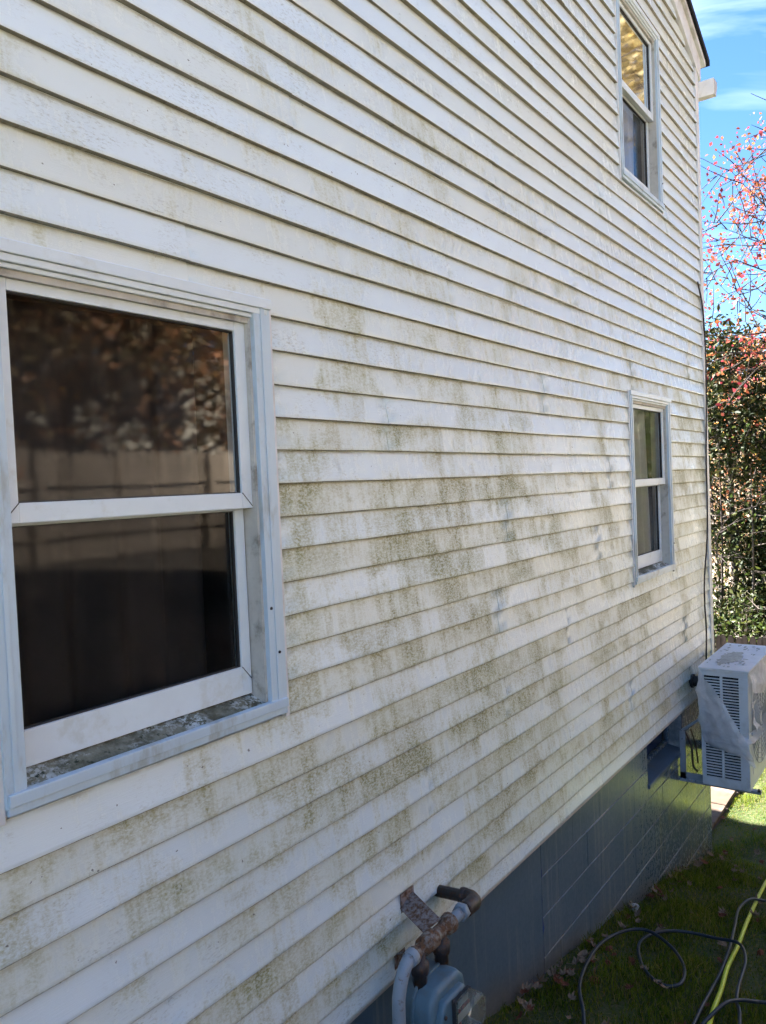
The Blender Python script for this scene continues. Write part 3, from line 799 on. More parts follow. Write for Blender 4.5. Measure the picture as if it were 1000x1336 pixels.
# wall bracket: end plate with a big opening, arms, feet
for x in (AX0+.04, AX1-.10):
    m = MB()
    py0, py1, pz0, pz1 = -.146, .022, -.545, -.16
    m.box(x, x+.004, py1-.045, py1, pz0, pz1); m.box(x, x+.004, py0, py1, pz0-.0, pz0+.075)
    m.bar((x+.002, .0, pz1+.005), (x+.002, py0, pz1+.12), .018, .018)
    m.box(x-.004, x+.04, AY0-.06, .028, AZ0-.040, AZ0-.017)
    A(m.build('wall_bracket', MT['galv'], bevel=.002, seg=1))
m = MB()
for (yy, zz) in ((.0, -.51), (.0, -.22), (-.09, -.525)): m.lathe((AX0+.039, yy, zz), (-1, 0, 0), [(0, .004), (.004, .004)], 8)
m.lathe((AX0+.03, AY0-.05, AZ0-.016), (0, 0, 1), [(0, .012), (.010, .012), (.011, .006), (.022, .006)], 8)
A(m.build('bolt', MT['black']))
m = MB(); m.tube(smooth([(AX0+.30, .02, .165), (AX0+.30, -.06, .165), (AX0+.30, -.16, .16)]), .042, 12); m.lathe((AX0+.30, .0, .165), (0, -1, 0), [(0, .055), (.03, .055)], 12)
A(m.build('pipe_sleeve', MT['black']))
m = MB(); m.tube(smooth([(AX0+.06, -.02, -.17), (AX0+.06, -.06, -.28), (AX0+.06, -.07, -.42), (AX0+.07, -.10, -.46)]), .008, 8); m.tube(smooth([(AX0+.09, -.05, -.15), (AX0+.08, -.085, -.26), (AX0+.08, -.10, -.40)]), .006, 8)
A(m.build('refrigerant_line', MT['oldpipe']))

# torn plastic sheet over the unit
def sheet(name, rows, mat, label, sub=5, amp=.006):
    """rows: list of equally long rows of 3-D points, refined bilinearly with small crumples"""
    R_ = len(rows); C_ = len(rows[0]); V = []; F = []
    nr, nc = (R_-1)*sub+1, (C_-1)*sub+1
    for i in range(nr):
        a = min(i//sub, R_-2); u = i/sub-a
        for j in range(nc):
            b = min(j//sub, C_-2); v = j/sub-b
            p = (Vector(rows[a][b])*(1-u)+Vector(rows[a+1][b])*u)*(1-v)+(Vector(rows[a][b+1])*(1-u)+Vector(rows[a+1][b+1])*u)*v
            k = amp*(math.sin(p.y*41+p.z*23)+math.sin(p.z*57-p.y*29+p.x*13)+.6*math.sin(p.x*47+p.z*31))
            V.append((p.x-abs(k)*.8, p.y-.6*k, p.z+.3*k))
    for i in range(nr-1):
        for j in range(nc-1): F.append((i*nc+j, i*nc+j+1, (i+1)*nc+j+1, (i+1)*nc+j))
    o = np_mesh(name, V, F, mat, smooth=True); return o
xe = AX0-.016
ps = tag(empty('plastic_sheet', (6.3, -.3, AZ1+.002)), 'torn milky plastic sheet draped over the air conditioner', 'plastic sheet')
def PS(o): o.parent = ps; o.matrix_parent_inverse = Matrix.Translation((-6.3, .3, -AZ1-.002)); return o
y_a = AY1+.012
PS(sheet('end_flap', [
    [(xe+.01, y_a, AZ1-.01), (xe+.005, y_a-.004, AZ1-.012), (xe+.004, y_a-.008, AZ1-.016)],
    [(xe+.01, y_a+.004, AZ1-.16), (xe, y_a-.05, AZ1-.13), (xe-.005, y_a-.10, AZ1-.125)],
    [(xe+.01, y_a+.004, AZ1-.32), (xe-.015, y_a-.11, AZ1-.30), (xe-.01, y_a-.19, AZ1-.26)],
    [(xe+.01, y_a-.01, AZ1-.46), (xe-.025, y_a-.16, AZ1-.46), (xe-.02, y_a-.28, AZ1-.42)],
    [(xe+.008, y_a-.03, AZ1-.55), (xe-.03, y_a-.22, AZ1-.56), (xe-.03, y_a-.36, AZ1-.56)],
    [(xe+.006, y_a-.10, AZ1-.58), (xe-.03, y_a-.29, AZ1-.60), (xe-.02, y_a-.385, AZ1-.68)]], MT['film'], None, amp=.008))
yf = AY0-.014
PS(sheet('front_flap', [
    [(AX0-.01, yf, AZ1-.004), (AX0+.3, yf, AZ1-.004), (AX0+.6, yf, AZ1-.004), (AX1, yf, AZ1-.004)],
    [(AX0+.0, yf-.01, AZ1-.07), (AX0+.3, yf-.02, AZ1-.11), (AX0+.6, yf-.015, AZ1-.12), (AX1, yf-.01, AZ1-.12)],
    [(AX0-.01, yf-.03, AZ1-.15), (AX0+.28, yf-.03, AZ1-.21), (AX0+.6, yf-.03, AZ1-.22), (AX1, yf-.02, AZ1-.24)]], MT['film'], None, amp=.006))
PS(sheet('side_strip', [
    [(AX0+.06, yf, AZ1-.24), (AX0+.10, yf-.01, AZ1-.22)], [(AX0+.03, yf-.02, AZ1-.34), (AX0+.09, yf-.015, AZ1-.33)],
    [(AX0+.01, yf-.03, AZ1-.43), (AX0+.10, yf-.03, AZ1-.40)], [(AX0-.02, yf+.09, AZ1-.47), (AX0+.12, yf-.05, AZ1-.43)],
    [(AX0-.02, yf+.02, AZ1-.53), (AX0+.10, yf-.04, AZ1-.50)]], MT['film'], None, amp=.010))
PS(sheet('top_cover', [
    [(AX0-.012, AY1+.01, AZ1+.004), (AX0-.012, (AY0+AY1)/2, AZ1+.004), (AX0-.012, yf, AZ1+.004)],
    [(AX0+.3, AY1+.01, AZ1+.006), (AX0+.3, (AY0+AY1)/2, AZ1+.004), (AX0+.3, yf, AZ1+.006)],
    [(AX0+.6, AY1+.01, AZ1+.006), (AX0+.6, (AY0+AY1)/2, AZ1+.004), (AX0+.6, yf, AZ1+.006)],
    [(AX1, AY1+.01, AZ1+.006), (AX1, (AY0+AY1)/2, AZ1+.006), (AX1, yf, AZ1+.006)]], MT['film_top'], None, amp=.0012))
rq = random.Random(11)
def blob(cx, cy, rx, ry, z, n=18):
    V = [(cx, cy, z)]; 
    for k in range(n):
        a = 2*math.pi*k/n; r_ = 1+.22*rq.uniform(-1, 1); V.append((cx+rx*r_*math.cos(a), cy+ry*r_*math.sin(a), z-.0002))
    return V, [(0, 1+k, 1+(k+1) % n) for k in range(n)]
V, F = blob(AX0+.36, -.29, .21, .075, AZ1+.0085, 40)
for k in range(60):
    v, f_ = blob(AX0+rq.uniform(.06, .85), rq.uniform(AY0+.05, AY1-.02), rq.uniform(.008, .028), rq.uniform(.004, .014), AZ1+.0085, 8)
    n = len(V); V += v; F += [tuple(n+q for q in t) for t in f_]
PS(np_mesh('dried_puddle', V, F, MT['filmdirt'])).__setitem__('kind', 'stuff')

# ------------------------------------------------------------------ gas meter
gm = tag(empty('gas_meter', (2.2, -.2, -.2)), 'grey gas meter with rusty fittings and clear dial cover on the wall', 'gas meter')
def GM(o): o.parent = gm; o.matrix_parent_inverse = Matrix.Translation((-2.2, .2, .2)); return o
BY, BZ = -.195, .215
m = MB(); m.lathe((2.105, BY, BZ), (1, 0, 0), [(0, .026), (.02, .026), (.021, .021), (.06, .021), (.062, .031), (.10, .033), (.13, .033), (.14, .024), (.20, .024), (.215, .034), (.245, .036), (.255, .027)], 14)
GM(m.build('meter_bar', MT['rustbar']))
m = MB(); m.lathe((2.145, BY, BZ), (0, 0, -1), [(0, .022), (.035, .022), (.037, .032), (.075, .032), (.077, .025), (.125, .025)], 10)
GM(m.build('swivel', MT['oldpipe']))
m = MB(); m.lathe((2.285, BY, BZ), (0, 0, -1), [(0, .022), (.035, .022), (.037, .032), (.075, .032), (.077, .025), (.145, .025)], 10)
GM(m.build('swivel', MT['oldpipe']))
m = MB(); m.lathe((2.36, BY, BZ), (1, 0, -.05), [(0, .021), (.075, .021)], 14); m.lathe((2.42, BY, BZ-.002), (1, 0, -.05), [(0, .033), (.022, .033), (.024, .026), (.04, .026)], 6)
GM(m.build('union_nipple', MT['pipe']))
m = MB(); m.tube(smooth([(2.45, BY, BZ-.004), (2.50, BY, BZ-.008), (2.535, BY+.008, BZ-.012), (2.556, BY+.035, BZ-.016), (2.56, BY+.07, BZ-.02)], 4), [.030]*17, 12)
m.lathe((2.56, BY+.055, BZ-.02), (0, 1, -.08), [(0, .033), (.02, .033), (.021, .023), (.22, .023)], 12)
GM(m.build('supply_pipe', MT['oldpipe']))
m = MB(); m.tube(smooth([(2.125, BY, BZ), (2.09, BY, BZ-.001), (2.055, BY, BZ-.02), (2.025, BY, BZ-.075), (2.015, BY, BZ-.16), (2.012, BY, -.35), (2.012, BY, -.9)], 6), .0225, 14)
m.lathe((2.085, BY, BZ-.002), (1, 0, .06), [(0, .027), (.028, .029), (.03, .024)], 14)
GM(m.build('riser_pipe', MT['pipe']))
# bracket: two straps from the wall to the bar
m = MB(); m.bar((2.345, -.004, .250), (2.262, BY+.02, BZ+.022), .078, .006, (-0.55, -.2, 1)); m.box(2.302, 2.388, -.016, -.012, .215, .285)
GM(m.build('bracket_strap', MT['rustarm'], bevel=.001, seg=1))
m = MB(); m.bar((2.290, -.004, .062), (2.215, BY+.02, BZ-.03), .050, .006, (0.3, 0, 1)); m.box(2.250, 2.315, -.016, -.012, .03, .085)
GM(m.build('bracket_strap', MT['rustarm'], bevel=.001, seg=1))
# body: rounded case with shoulders
def rounded(poly_r, y0, y1): pass
m = MB()
cx = 2.205; DZ = -.002
shape = [(x, z+DZ) for x, z in [(cx-.108, -.20), (cx-.115, .02), (cx-.104, .075), (cx-.072, .108), (cx+.072, .108), (cx+.104, .075), (cx+.115, .02), (cx+.108, -.20)]]
m.prism(shape, -.272, -.118)
body = GM(m.build('case', MT['meter'], bevel=.022, seg=4)); 
for p in body.data.polygons: p.use_smooth = True
m = MB(); m.prism([(x, z+DZ) for x, z in [(cx-.085, -.19), (cx-.09, .015), (cx-.064, .072), (cx+.064, .072), (cx+.09, .015), (cx+.085, -.19)]], -.297, -.26)
o = GM(m.build('front_cover', MT['meter'], bevel=.013, seg=3))
for p in o.data.polygons: p.use_smooth = True
m = MB()
m.box(cx-.124, cx+.124, -.282, -.262, -.012+DZ-.05, .004+DZ-.05); 
for k in (-.105, -.04, .04, .105): m.lathe((cx+k, -.282, -.004+DZ-.05), (0, -1, 0), [(0, .007), (.006, .006)], 6)
GM(m.build('flange', MT['meter'], bevel=.003))
for k in (-.075, -.025, .025, .075):
    m = MB(); m.lathe((cx+k, -.30, .088+DZ-.03 if abs(k) < .05 else .06+DZ-.03), (0, -1, .2), [(0, .007), (.005, .0065), (.006, .004)], 6); GM(m.build('cover_bolt', MT['oldpipe']))
m = MB(); m.prism([(cx-.118, -.2+DZ), (cx-.122, .02+DZ), (cx-.11, .08+DZ), (cx-.076, .115+DZ), (cx+.076, .115+DZ), (cx+.11, .08+DZ), (cx+.122, .02+DZ), (cx+.118, -.2+DZ)], -.202, -.190); GM(m.build('case_seam', MT['meter'], bevel=.004))
# index box and clear cover
ix, iz = cx+.025, .012
m = MB(); m.box(ix-.052, ix+.052, -.312, -.296, iz-.05, iz+.045); GM(m.build('index_box', MT['gasket'], bevel=.003))
m = MB(); m.box(ix-.042, ix+.042, -.3135, -.3122, iz-.034, iz-.004); m.box(ix-.036, ix+.030, -.3135, -.3122, iz+.016, iz+.038); GM(m.build('index_plate', MT['white_plain']))
m = MB()
for k in range(4): m.lathe((ix-.03+.02*k, -.3136, iz+.006), (0, -1, 0), [(0, .0075), (.001, .0075)], 12)
m.box(ix-.05, ix-.02, -.3135, -.3122, iz-.048, iz-.034); GM(m.build('index_dial', MT['red_plain']))
m = MB(); oc = [(ix-.055, iz-.03), (ix-.055, iz+.03), (ix-.035, iz+.052), (ix+.035, iz+.052), (ix+.055, iz+.03), (ix+.055, iz-.03), (ix+.035, iz-.055), (ix-.035, iz-.055)]
m.prism(oc, -.368, -.3125); GM(m.build('clear_cover', MT['clear'], bevel=.006, seg=2))

# ------------------------------------------------------------------ hoses
def on_ground(pts, r): return smooth([(x, y, gz(x, y)+r+lift) for x, y, lift in pts], 6)
m = MB(); m.tube(on_ground([(7.9, -.42, .03), (7.0, -.48, .03), (6.09, -.545, .035), (5.55, -.585, .03), (5.009, -.634, .04), (4.6, -.67, .03), (4.225, -.699, .04), (3.95, -.73, .03), (3.661, -.757, .03), (3.1, -.83, .03), (2.5, -.95, .03)], .0115), .0115, 10)
tag(m.build('garden_hose', MT['yellow']), 'yellow-green garden hose lying straight across the shaded grass', 'hose')
def loop(L): return [(a, b, l) for a, b, l in L]
m = MB(); m.tube(on_ground(loop([(2.7, -.50, .02), (3.0, -.41, .03), (3.253, -.309, .04), (3.444, -.213, .05), (3.69, -.146, .05), (4.009, -.104, .05), (4.246, -.148, .06), (4.334, -.249, .07), (4.242, -.402, .06), (4.055, -.525, .05), (3.873, -.564, .04), (3.802, -.511, .03), (3.845, -.423, .03), (3.981, -.329, .03), (4.182, -.251, .03), (4.323, -.252, .04), (4.462, -.317, .05), (4.543, -.422, .05), (4.546, -.567, .06), (4.5, -.697, .085), (4.298, -.772, .08), (4.039, -.793, .05), (3.864, -.819, .04), (3.752, -.856, .04), (3.4, -.93, .03), (3.0, -1.05, .03)]), .0085), .0085, 10)
tag(m.build('garden_hose', MT['hose']), 'dark hose coiled in open loops on the grass by the foundation', 'hose')
m = MB(); m.tube(on_ground(loop([(6.1, -1.2, .02), (5.8, -.85, .03), (5.555, -.641, .05), (5.431, -.572, .07), (5.22, -.546, .05), (4.883, -.595, .05), (4.563, -.64, .045), (4.21, -.675, .03), (3.9, -.692, .03), (3.631, -.705, .03), (3.2, -.74, .03)]), .0085), .0085, 10)
tag(m.build('garden_hose', MT['hose']), 'slim dark hose running beside and under the yellow-green hose', 'hose')
m = MB(); m.tube(on_ground(loop([(3.5, -.74, .03), (3.713, -.795, .075), (3.84, -.834, .06), (3.925, -.884, .04), (3.974, -.925, .03), (4.1, -1.15, .03)]), .0085), .0085, 10)
tag(m.build('garden_hose', MT['hose']), 'short bend of dark hose at the bottom right crossing over the yellow-green hose', 'hose')

# ------------------------------------------------------------------ paved strip at the corner
path = MB(); pz = gbase(8)
path.box(7.02, 10.2, .12, 1.6, pz-.12, pz+.012)
po = tag(path.build('path', MT['path_bed']), kind='structure')  # dark bed that shows as stripes between and beside the pavers
rp = random.Random(2)
for i in range(7):
    for j in range(3):
        x0, y0 = 7.03+i*.455, .13+j*.49
        m = MB(); m.box(x0, x0+.44, y0, y0+.475, pz+.013, pz+.045+rp.uniform(-.003, .003))
        o = m.build('paver', MT['paver'], bevel=.006, seg=1); o.parent = po

# ------------------------------------------------------------------ lawn blades and fallen leaves
def blades(n, x0, x1, y0, y1, h0, h1, w, seed, keep=None):
    r = np.random.default_rng(seed)
    x = r.uniform(x0, x1, n); y = r.uniform(y0, y1, n)
    pat = np.sin(x*3.1+np.sin(y*4.7)*1.3)*np.sin(y*5.3+x*1.9)+.6*np.sin(x*9.7+2*y)*np.sin(y*12.1-x)
    k = r.uniform(-1.2, 1.2, n) < pat+.75
    k &= ~((y > .02) & (x < 7.0)); k &= ~((x > 7.0) & (x < 10.25) & (y > .11) & (y < 1.62))
    x, y = x[k], y[k]; n = len(x)
    z = np.array([gz(a, b) for a, b in zip(x, y)])+.012*(np.sin(x*7.1+y*3.3)+np.sin(y*11.7-x*4.1))-.004
    h = r.uniform(h0, h1, n)*(.7+.5*np.clip(pat[k], -.6, 1)); a = r.uniform(0, 2*np.pi, n); lean = r.uniform(.1, 1.1, n)*h; ld = r.uniform(0, 2*np.pi, n)
    wx, wy = np.cos(a)*w/2, np.sin(a)*w/2; lx, ly = np.cos(ld)*lean, np.sin(ld)*lean
    V = np.empty((n, 5, 3), np.float32)
    V[:, 0] = np.stack([x-wx, y-wy, z], 1); V[:, 1] = np.stack([x+wx, y+wy, z], 1)
    V[:, 2] = np.stack([x+wx*.7+lx*.35, y+wy*.7+ly*.35, z+h*.6], 1); V[:, 3] = np.stack([x-wx*.7+lx*.35, y-wy*.7+ly*.35, z+h*.6], 1)
    V[:, 4] = np.stack([x+lx, y+ly, z+h*.92], 1)
    b = np.arange(n)[:, None]*5
    F = np.concatenate([b+np.array([[0, 1, 2]]), b+np.array([[0, 2, 3]]), b+np.array([[3, 2, 4]])], 0)
    return V.reshape(-1, 3), F
V1, F1 = blades(170000, 2.2, 10.4, -1.6, .9, .018, .075, .0046, 1)
V2, F2 = blades(30000, 1.0, 14, -4.5, -1.6, .03, .06, .006, 2)
tag(np_mesh('grass', np.concatenate([V1, V2]), np.concatenate([F1, F2+len(V1)]), MT['grass']), 'short patchy grass on the sloping yard', 'grass', kind='stuff')

def leaf_mesh(name, seed, curl):
    r = random.Random(seed); pts = []
    tips = [(-150, .6), (-100, .85), (-52, .95), (0, 1.15), (52, .95), (100, .85), (150, .6)]
    out = []
    for k, (a, L) in enumerate(tips):
        A_ = R(a); out.append((math.sin(A_)*L*.04, math.cos(A_)*L*.04, L))
        if k < 6:
            b = R((a+tips[k+1][0])/2); out.append((math.sin(b)*.027, math.cos(b)*.027, .45))
    V = [(0, 0, .006)]
    for x, y, L in out: V.append((x, y, curl*(x*x+y*y)*12+r.uniform(-.004, .006)))
    n = len(V); V.append((.002, -.06, .012)); V.append((-.002, -.06, .012)); V.append((-.002, -.01, .004)); V.append((.002, -.01, .004))
    F = [(0, k+1, k+2) for k in range(len(out)-1)]+[(0, len(out), 1)]+[(n, n+1, n+2, n+3)]
    me = bpy.data.meshes.new(name); me.from_pydata(V, [], F); me.update(); return me
lm = []
for k in range(6):
    me = leaf_mesh('fallen_leaf', k, (.9, 1.6, 2.2, -1.2, 1.9, 1.1)[k]); me.materials.append(MT['fallen_rust'] if k % 2 else MT['fallen_tan']); lm.append(me)
spots = [(3.53,-.091),(3.634,-.087),(3.71,-.085),(3.783,-.088),(3.475,-.087),(3.466,-.131),(4.066,-.026),(3.168,-.042),(3.149,-.09),(3.333,-.041),(3.401,-.029),(3.27,-.01),(4.592,-.248),(4.366,-.629),(3.772,-.512),(3.798,-.464),(5.801,-.006),(5.952,-.01),(6.385,-.02),(6.674,-.02),(5.518,-.01),(5.578,-.147),(6.164,-.047),(7.568,-.187),(7.648,.092)]
kinds = {12: 1, 13: 1, 1: 1, 4: 1, 24: 1, 23: 1, 5: 1}
rl = random.Random(21)
for _ in range(60): spots.append((rl.uniform(2.9, 7.4), -.03-abs(rl.gauss(0, .35))))
for _ in range(26): spots.append((rl.uniform(3.0, 6.8), -.02-abs(rl.gauss(0, .05))))
for k, (x, y) in enumerate(spots):
    rust = kinds.get(k, 0) if k < 25 else int(rl.random() < .4)
    me = lm[rl.choice((1, 3, 5)) if rust else rl.choice((0, 2, 4))]
    o = link(bpy.data.objects.new('fallen_leaf', me))
    o.location = (x, y, gz(x, y)+.028+rl.uniform(0, .012)); s = rl.uniform(.55, 1.0); o.scale = (s, s*rl.uniform(.7, 1), s)
    o.rotation_euler = (rl.uniform(-.5, .5), rl.uniform(-.4, .4), rl.uniform(0, 6.28))
    if rust: tag(o, 'curled rust-red fallen leaf lying on the grass', 'leaf', 'rust-red fallen leaves')
    else: tag(o, 'dry pale tan fallen leaf lying on the grass', 'leaf', 'pale tan fallen leaves')
bm = bmesh.new(); bmesh.ops.create_icosphere(bm, subdivisions=3, radius=.032)
for v in bm.verts:
    k = 1+.25*math.sin(v.co.x*90+v.co.y*60)+.15*math.sin(v.co.z*120); v.co *= k; v.co.z *= .7
me = bpy.data.meshes.new('stone'); bm.to_mesh(me); bm.free(); me.materials.append(MT['stone'])
o = link(bpy.data.objects.new('stone', me)); o.location = (4.76, -.03, gz(4.76, 0)+.03); tag(o, 'small pale stone at the foot of the block foundation', 'stone')

# ------------------------------------------------------------------ fences
def fence(name, label, a, b, zfun, hgt, pitch, wid, mat, jit, seed, dog=True):
    r = random.Random(seed); a = Vector((*a, 0)); b = Vector((*b, 0)); L = (b-a).length; d = (b-a)/L; nrm = Vector((-d.y, d.x, 0))
    root = tag(empty(name, (a.x, a.y, zfun(a.x, a.y))), label, 'fence')
    ang = math.atan2(d.y, d.x); base = root.location.copy()
    m = MB(); t = .018; w = wid/2
    m.prism([(-w, 0), (w, 0), (w, hgt-.05), (w*.35, hgt), (-w*.35, hgt), (-w, hgt-.05)] if dog else [(-w, 0), (w, 0), (w, hgt), (-w, hgt)], -t/2, t/2)
    proto = None
    n = int(L/pitch)
    for k in range(n):
        p = a+d*(k+.5)*pitch
        if proto is None: o = proto = m.build('picket', mat)
        else: o = link(proto.copy())
        o.parent = root; o.location = Vector((p.x, p.y, zfun(p.x, p.y)+r.uniform(-jit, jit)))-base
        o.rotation_euler = (0, r.uniform(-.012, .012), ang)
    for zz in (.3, hgt-.35):
        m2 = MB(); st = 12
        for k in range(st):
            p, q = a+d*L*k/st, a+d*L*(k+1)/st
            m2.bar(Vector((p.x, p.y, zfun(p.x, p.y)+zz))-base+nrm*.03, Vector((q.x, q.y, zfun(q.x, q.y)+zz))-base+nrm*.03, .04, .08)
        o = m2.build('rail', mat); o.parent = root
    k = 0
    while k*2.4 < L:
        p = a+d*k*2.4; m2 = MB(); q = Vector((p.x, p.y, zfun(p.x, p.y)))-base+nrm*.10; m2.box(q.x-.045, q.x+.045, q.y-.045, q.y+.045, q.z-.2, q.z+hgt-.05); o = m2.build('post', mat); o.parent = root; k += 1
    return root
fence('picket_fence', 'dark weathered picket fence at the back of the yard beyond the air conditioner', (13.0, -7.5), (13.0, 7), lambda x, y: -2.62, 1.83, .10, .088, MT['fence_dark'], .015, 4)
fence('picket_fence', 'sunlit tan board fence mirrored in the large near window', (-5, -6.2), (13.5, -6.2), lambda x, y: gz(x, y), 1.22, .15, .142, MT['fence_tan'], .02, 5)

# ------------------------------------------------------------------ trees
def rand_dir(r): 
    a = r.uniform(0, 2*math.pi); z = r.uniform(-1, 1); q = math.sqrt(1-z*z); return Vector((q*math.cos(a), q*math.sin(a), z))
def limbs(r, start, d, L, rad, depth, out, tips, droop=0.0, kids=(3, 5), wig=.25, up=.12, thin=.62):
    n = max(3, int(L/.35)+1) if depth < 2 else 4
    p = Vector(start); pts = [p.copy()]; dd = d.normalized()
    for k in range(n):
        dd = (dd+rand_dir(r)*wig*.5+Vector((0, 0, up-droop))*.3).normalized(); p = p+dd*(L/n); pts.append(p.copy())
    out.append((pts, [rad*(1-.75*k/n) for k in range(n+1)]))
    if depth <= 0: tips.append((pts[-1], dd)); tips.append((pts[len(pts)//2], dd)); return
    for _ in range(r.randint(*kids)):
        t = r.uniform(.3, 1.0); i = min(int(t*n), n-1); q = pts[i].lerp(pts[i+1], t*n-i)
        nd = (dd*.75+rand_dir(r)*.85).normalized()
        limbs(r, q, nd, L*thin*r.uniform(.7, 1.15), max(rad*(1-.75*t)*.7, .010), depth-1, out, tips, droop, kids, wig, up, thin)
    tips.append((pts[-1], dd))
def leaves(rn, centres, per, spread, size, aspect=.55, flat=.0, drop=.0):
    C = np.repeat(np.array(centres), per, 0); n = len(C)
    C = C+rn.normal(0, 1, (n, 3))*np.array(spread)
    ax = rn.normal(0, 1, (n, 3)); ax[:, 2] = ax[:, 2]*(1-flat)-drop; ax /= np.linalg.norm(ax, axis=1, keepdims=True)+1e-9
    sd = np.cross(ax, rn.normal(0, 1, (n, 3))); sd /= np.linalg.norm(sd, axis=1, keepdims=True)+1e-9
    nn = np.cross(ax, sd); s = size*rn.uniform(.55, 1.25, (n, 1))
    V = np.empty((n, 4, 3), np.float32)
    V[:, 0] = C; V[:, 1] = C+ax*s*.5+sd*s*aspect*.5+nn*s*.12; V[:, 2] = C+ax*s; V[:, 3] = C+ax*s*.5-sd*s*aspect*.5+nn*s*.12
    b = np.arange(n)[:, None]*4
    F = np.concatenate([b+np.array([[0, 1, 2]]), b+np.array([[0, 2, 3]])], 0)
    return V.reshape(-1, 3), F
def tree(name, label, x, y, h, rad, leafmat, bark, seed, first=.25, nl=9, limb=.45, depth=2, per=14, spread=(.25, .25, .2), size=.1, lean=(0, 0), droop=0.0, cat='tree', group=None, up=.12, kids=(3, 5), aspect=.55, maxz=None, sink=.15, aim=None):
    r = random.Random(seed); rn = np.random.default_rng(seed)
    z = gz(x, y)-sink
    root = tag(empty(name, (x, y, z)), label, cat, group)
    out = []; tips = []
    n = 12; pts = []; p = Vector((0, 0, 0))
    for k in range(n+1):
        t = k/n; pts.append(Vector((lean[0]*t*h+.03*h*.3*math.sin(t*5+seed), lean[1]*t*h+.03*h*.3*math.sin(t*4+seed*2), t*h)))
    rr = [rad*(1.15 if k == 0 else 1)*(1-.85*k/n) for k in range(n+1)]
    out.append((pts, rr))
    for k in range(nl):
        t = first+(1-first)*(k+r.uniform(0, .9))/nl; t = min(t, .98); i = min(int(t*n), n-1); q = pts[i].lerp(pts[i+1], t*n-i)
        a = k*2.4+r.uniform(-.5, .5)
        if aim is not None and k % 2 == 0: a = aim+r.uniform(-.5, .5)
        dv = Vector((math.cos(a), math.sin(a), r.uniform(.1, .7)))
        limbs(r, q, dv, h*limb*(1.15-t*.75)*r.uniform(.8, 1.2), rad*(1-.8*t)*.55, depth, out, tips, droop, kids, .28, up)
    m = MB()
    for q, (ps_, rs) in enumerate(out): m.tube(ps_, rs, 8 if q == 0 else 5, caps=False)
    o = m.build('trunk', bark); o.parent = root
    if leafmat is not None:
        cs = [tuple(t[0]) for t in tips]
        V, F = leaves(rn, cs, per, spread, size, aspect)
        o = np_mesh('crown', V, F, leafmat, root)
    return root

G1 = 'trees beyond the back fence'
# dark evergreen seen past the corner
tree('evergreen_tree', 'dark broadleaf evergreen filling the gap beside the house corner', 15.2, 1.5, 6.7, .10, MT['lf_ever'], MT['bark'], 31, first=.50, nl=22, limb=.22, depth=1, per=36, spread=(.30, .30, .22), size=.14, aspect=.38, kids=(4, 6), group=G1)
tree('evergreen_tree', 'darker evergreen growing lower behind the fence right of the corner', 15.8, .75, 3.6, .07, MT['lf_ever'], MT['bark'], 32, first=.25, nl=14, limb=.22, depth=1, per=34, spread=(.28, .28, .22), size=.13, aspect=.38, kids=(4, 6), group=G1)
tree('evergreen_tree', 'small dark evergreen clump low between the thin trunks behind the fence', 15.0, 1.35, 3.3, .05, MT['lf_ever'], MT['bark'], 33, first=.30, nl=12, limb=.26, depth=1, per=40, spread=(.26, .26, .2), size=.13, aspect=.4, kids=(3, 5), group=G1)
for k, (x, y, h, l1) in enumerate([(14.4, 1.0, 4.6, .05), (14.7, 1.75, 5.2, -.05), (15.9, 1.9, 5.4, .06), (16.2, 1.15, 5.0, -.08), (14.9, .6, 4.8, .07)]):
    tree('thicket_tree', ['slender dark thicket stem nearest the house corner', 'dark thicket stem leaning left behind the fence', 'tall dark thicket stem deep behind the fence', 'crooked dark stem in the middle of the thicket', 'dark thicket stem at the right edge of the view'][k], x, y, h, .04, [MT['lf_ever'], MT['lf_green'], MT['lf_tan']][k % 3], MT['bark_dark'] if k % 2 else MT['bark'], 60+k, first=.2, nl=12, limb=.30, depth=2, per=2, spread=(.16, .16, .14), size=.095, lean=(l1, l1*.7), kids=(2, 4), group='thicket stems behind the fence')
# red maple reaching across the sky
tree('red_maple', 'thin red maple with sparse crimson leaves against blue sky', 14.6, -.5, 9.4, .13, MT['lf_red'], MT['bark_dark'], 45, first=.63, nl=20, limb=.36, depth=2, per=4, spread=(.09, .09, .08), size=.075, aspect=.75, up=.06, kids=(3, 5), aim=2.0, group=G1)
tree('red_maple', 'orange-red maple crown low behind the evergreen at the right edge', 19, 1.3, 6.4, .12, MT['lf_orange'], MT['bark_dark'], 46, first=.40, nl=14, limb=.30, depth=2, per=5, spread=(.2, .2, .16), size=.13, aspect=.7, group=G1)
tree('bare_tree', 'bare twiggy tree poking into the top right sky', 11.2, -3.3, 9.5, .12, None, MT['bark_dark'], 52, first=.45, nl=10, limb=.38, depth=2, per=1, aim=1.8, kids=(2, 4), group=G1)
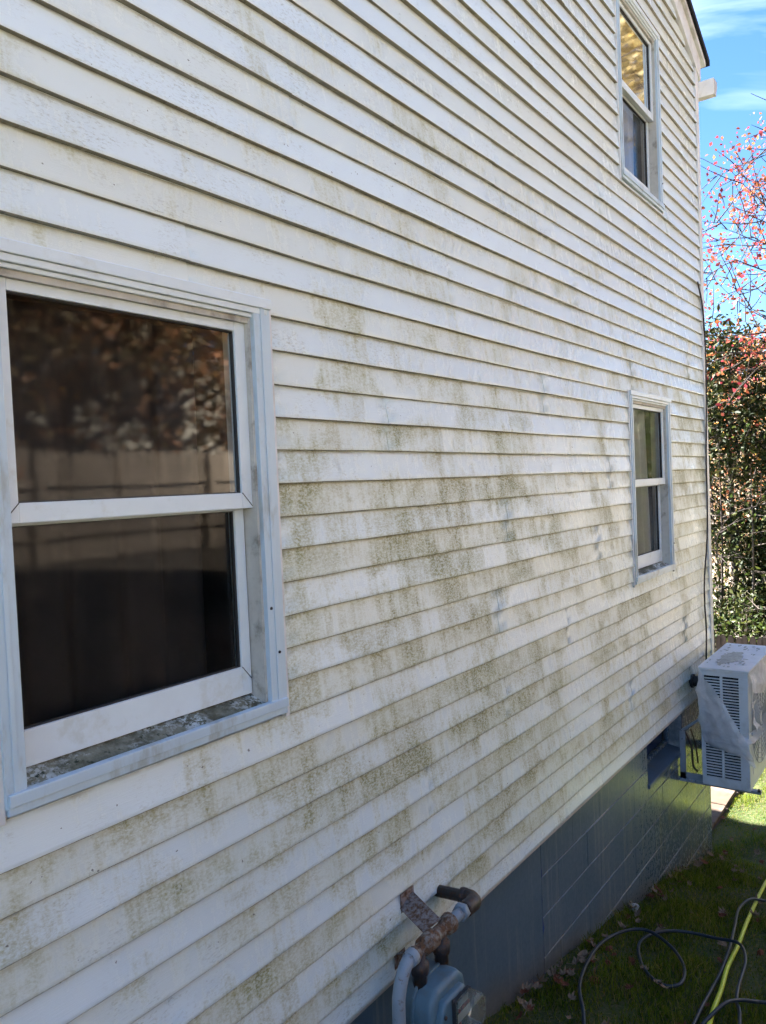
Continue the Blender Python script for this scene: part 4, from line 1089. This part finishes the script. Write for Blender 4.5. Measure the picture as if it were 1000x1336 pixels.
# pale saplings and brush further back
rt_ = random.Random(77)
for k, (x, y, h, ln) in enumerate([(17.5, 2.2, 5.6, .03), (18.6, 1.7, 6.0, -.04), (20.5, 2.9, 6.2, .05), (22, 1.9, 5.8, -.02), (19.6, 3.4, 6.2, .02), (24, 3.8, 6, .02), (17.0, 1.55, 4.6, .16), (21.5, .6, 5.6, -.03), (26, 2.6, 6, .04)]):
    tree('sapling', ['pale thin leaning sapling in the woods behind the fence', 'slender bare-stemmed sapling with tan leaves behind the fence'][k % 2], x, y, h, .055+.02*rt_.random(), [MT['lf_tan'], MT['lf_gold'], MT['lf_rust']][k % 3], [MT['bark_pale'], MT['bark']][k % 2], 80+k, first=.35, nl=8, limb=.26, depth=1, per=7, spread=(.3, .3, .25), size=.10, lean=(ln, -ln), group='saplings in the woods behind the fence')
for k, (x, y, h) in enumerate([(30, 4.5, 5.5), (34, 7, 5.5), (38, 5, 5.5), (28, 6.5, 5), (33, 2.4, 5.2), (29, .5, 5), (36, 9, 5.5), (26, 5.2, 4.8), (40, 2, 5.5)]):
    tree('autumn_tree', 'tan and orange autumn tree far back on the wooded slope', x, y, h, .16, [MT['lf_tan'], MT['lf_rust'], MT['lf_gold']][k % 3], MT['bark_pale'], 120+k, first=.12, nl=14, limb=.32, depth=1, per=26, spread=(.6, .6, .5), size=.22, group='autumn trees on the far slope')
for k, (x, y, h, mt) in enumerate([(13.9, 1.1, 1.5, 'lf_green'), (14.0, 1.9, 1.4, 'lf_green'), (14.1, .3, 1.3, 'lf_green'), (16.6, 2.6, 2.8, 'lf_tan'), (16.9, 1.2, 2.2, 'lf_green'), (18.0, 2.9, 3.0, 'lf_tan'), (14.2, -.9, 1.4, 'lf_green'), (14.3, 3.0, 1.6, 'lf_green')]):
    tree('shrub', ['bright green low shrub just behind the dark picket fence', 'tan brushy shrub among the thin trunks behind the fence'][mt == 'lf_tan'], x, y, h+.6, .03, MT[mt], MT['bark'], 160+k, first=.05, nl=14, limb=.4, depth=1, per=14, spread=(.16, .16, .16), size=.085, cat='shrub', group=['green shrubs behind the fence', 'tan brush behind the fence'][mt == 'lf_tan'])
# woods facing the wall, seen only mirrored in the glass
for k, (x, y, h, mt) in enumerate([(3.4, -9.5, 8, 'lf_rust'), (5.2, -8.4, 6.5, 'lf_rust'), (6.8, -9.2, 8, 'lf_rust'), (8.4, -8.8, 6.5, 'lf_rust'), (7.5, -12, 9, 'lf_rust'), (10.5, -11, 9, 'lf_gold'), (4.5, -13, 9, 'lf_rust'), (10, -14, 9, 'lf_rust'), (12.8, -12, 9, 'lf_rust'), (23, -9, 11, 'lf_gold')]):
    tree('autumn_tree', 'rust and gold autumn tree mirrored in the window glass', x, y, h, .18, MT[mt], MT['bark_dark'], 200+k, first=.06, nl=18, limb=.34, depth=1, per=60, spread=(.5, .5, .45), size=.17, group='trees mirrored in the windows')
tree('golden_tree', 'tall golden tree mirrored in the upper window', 27, -6.6, 19, .25, MT['lf_palegold'], MT['bark_dark'], 301, first=.72, nl=18, limb=.22, depth=1, per=50, spread=(.7, .7, .5), size=.28)
for k, (x, y, h) in enumerate([(20, -4.4, 3.6), (22, -5.4, 4.6), (24.5, -6.0, 5.0)]):
    tree('shrub', 'green and yellow shrub mirrored in the far ground-floor window', x, y, h, .05, MT['lf_green'], MT['bark'], 320+k, first=.05, nl=18, limb=.4, depth=1, per=26, spread=(.3, .3, .3), size=.14, cat='shrub', group='shrubs mirrored in the far window')
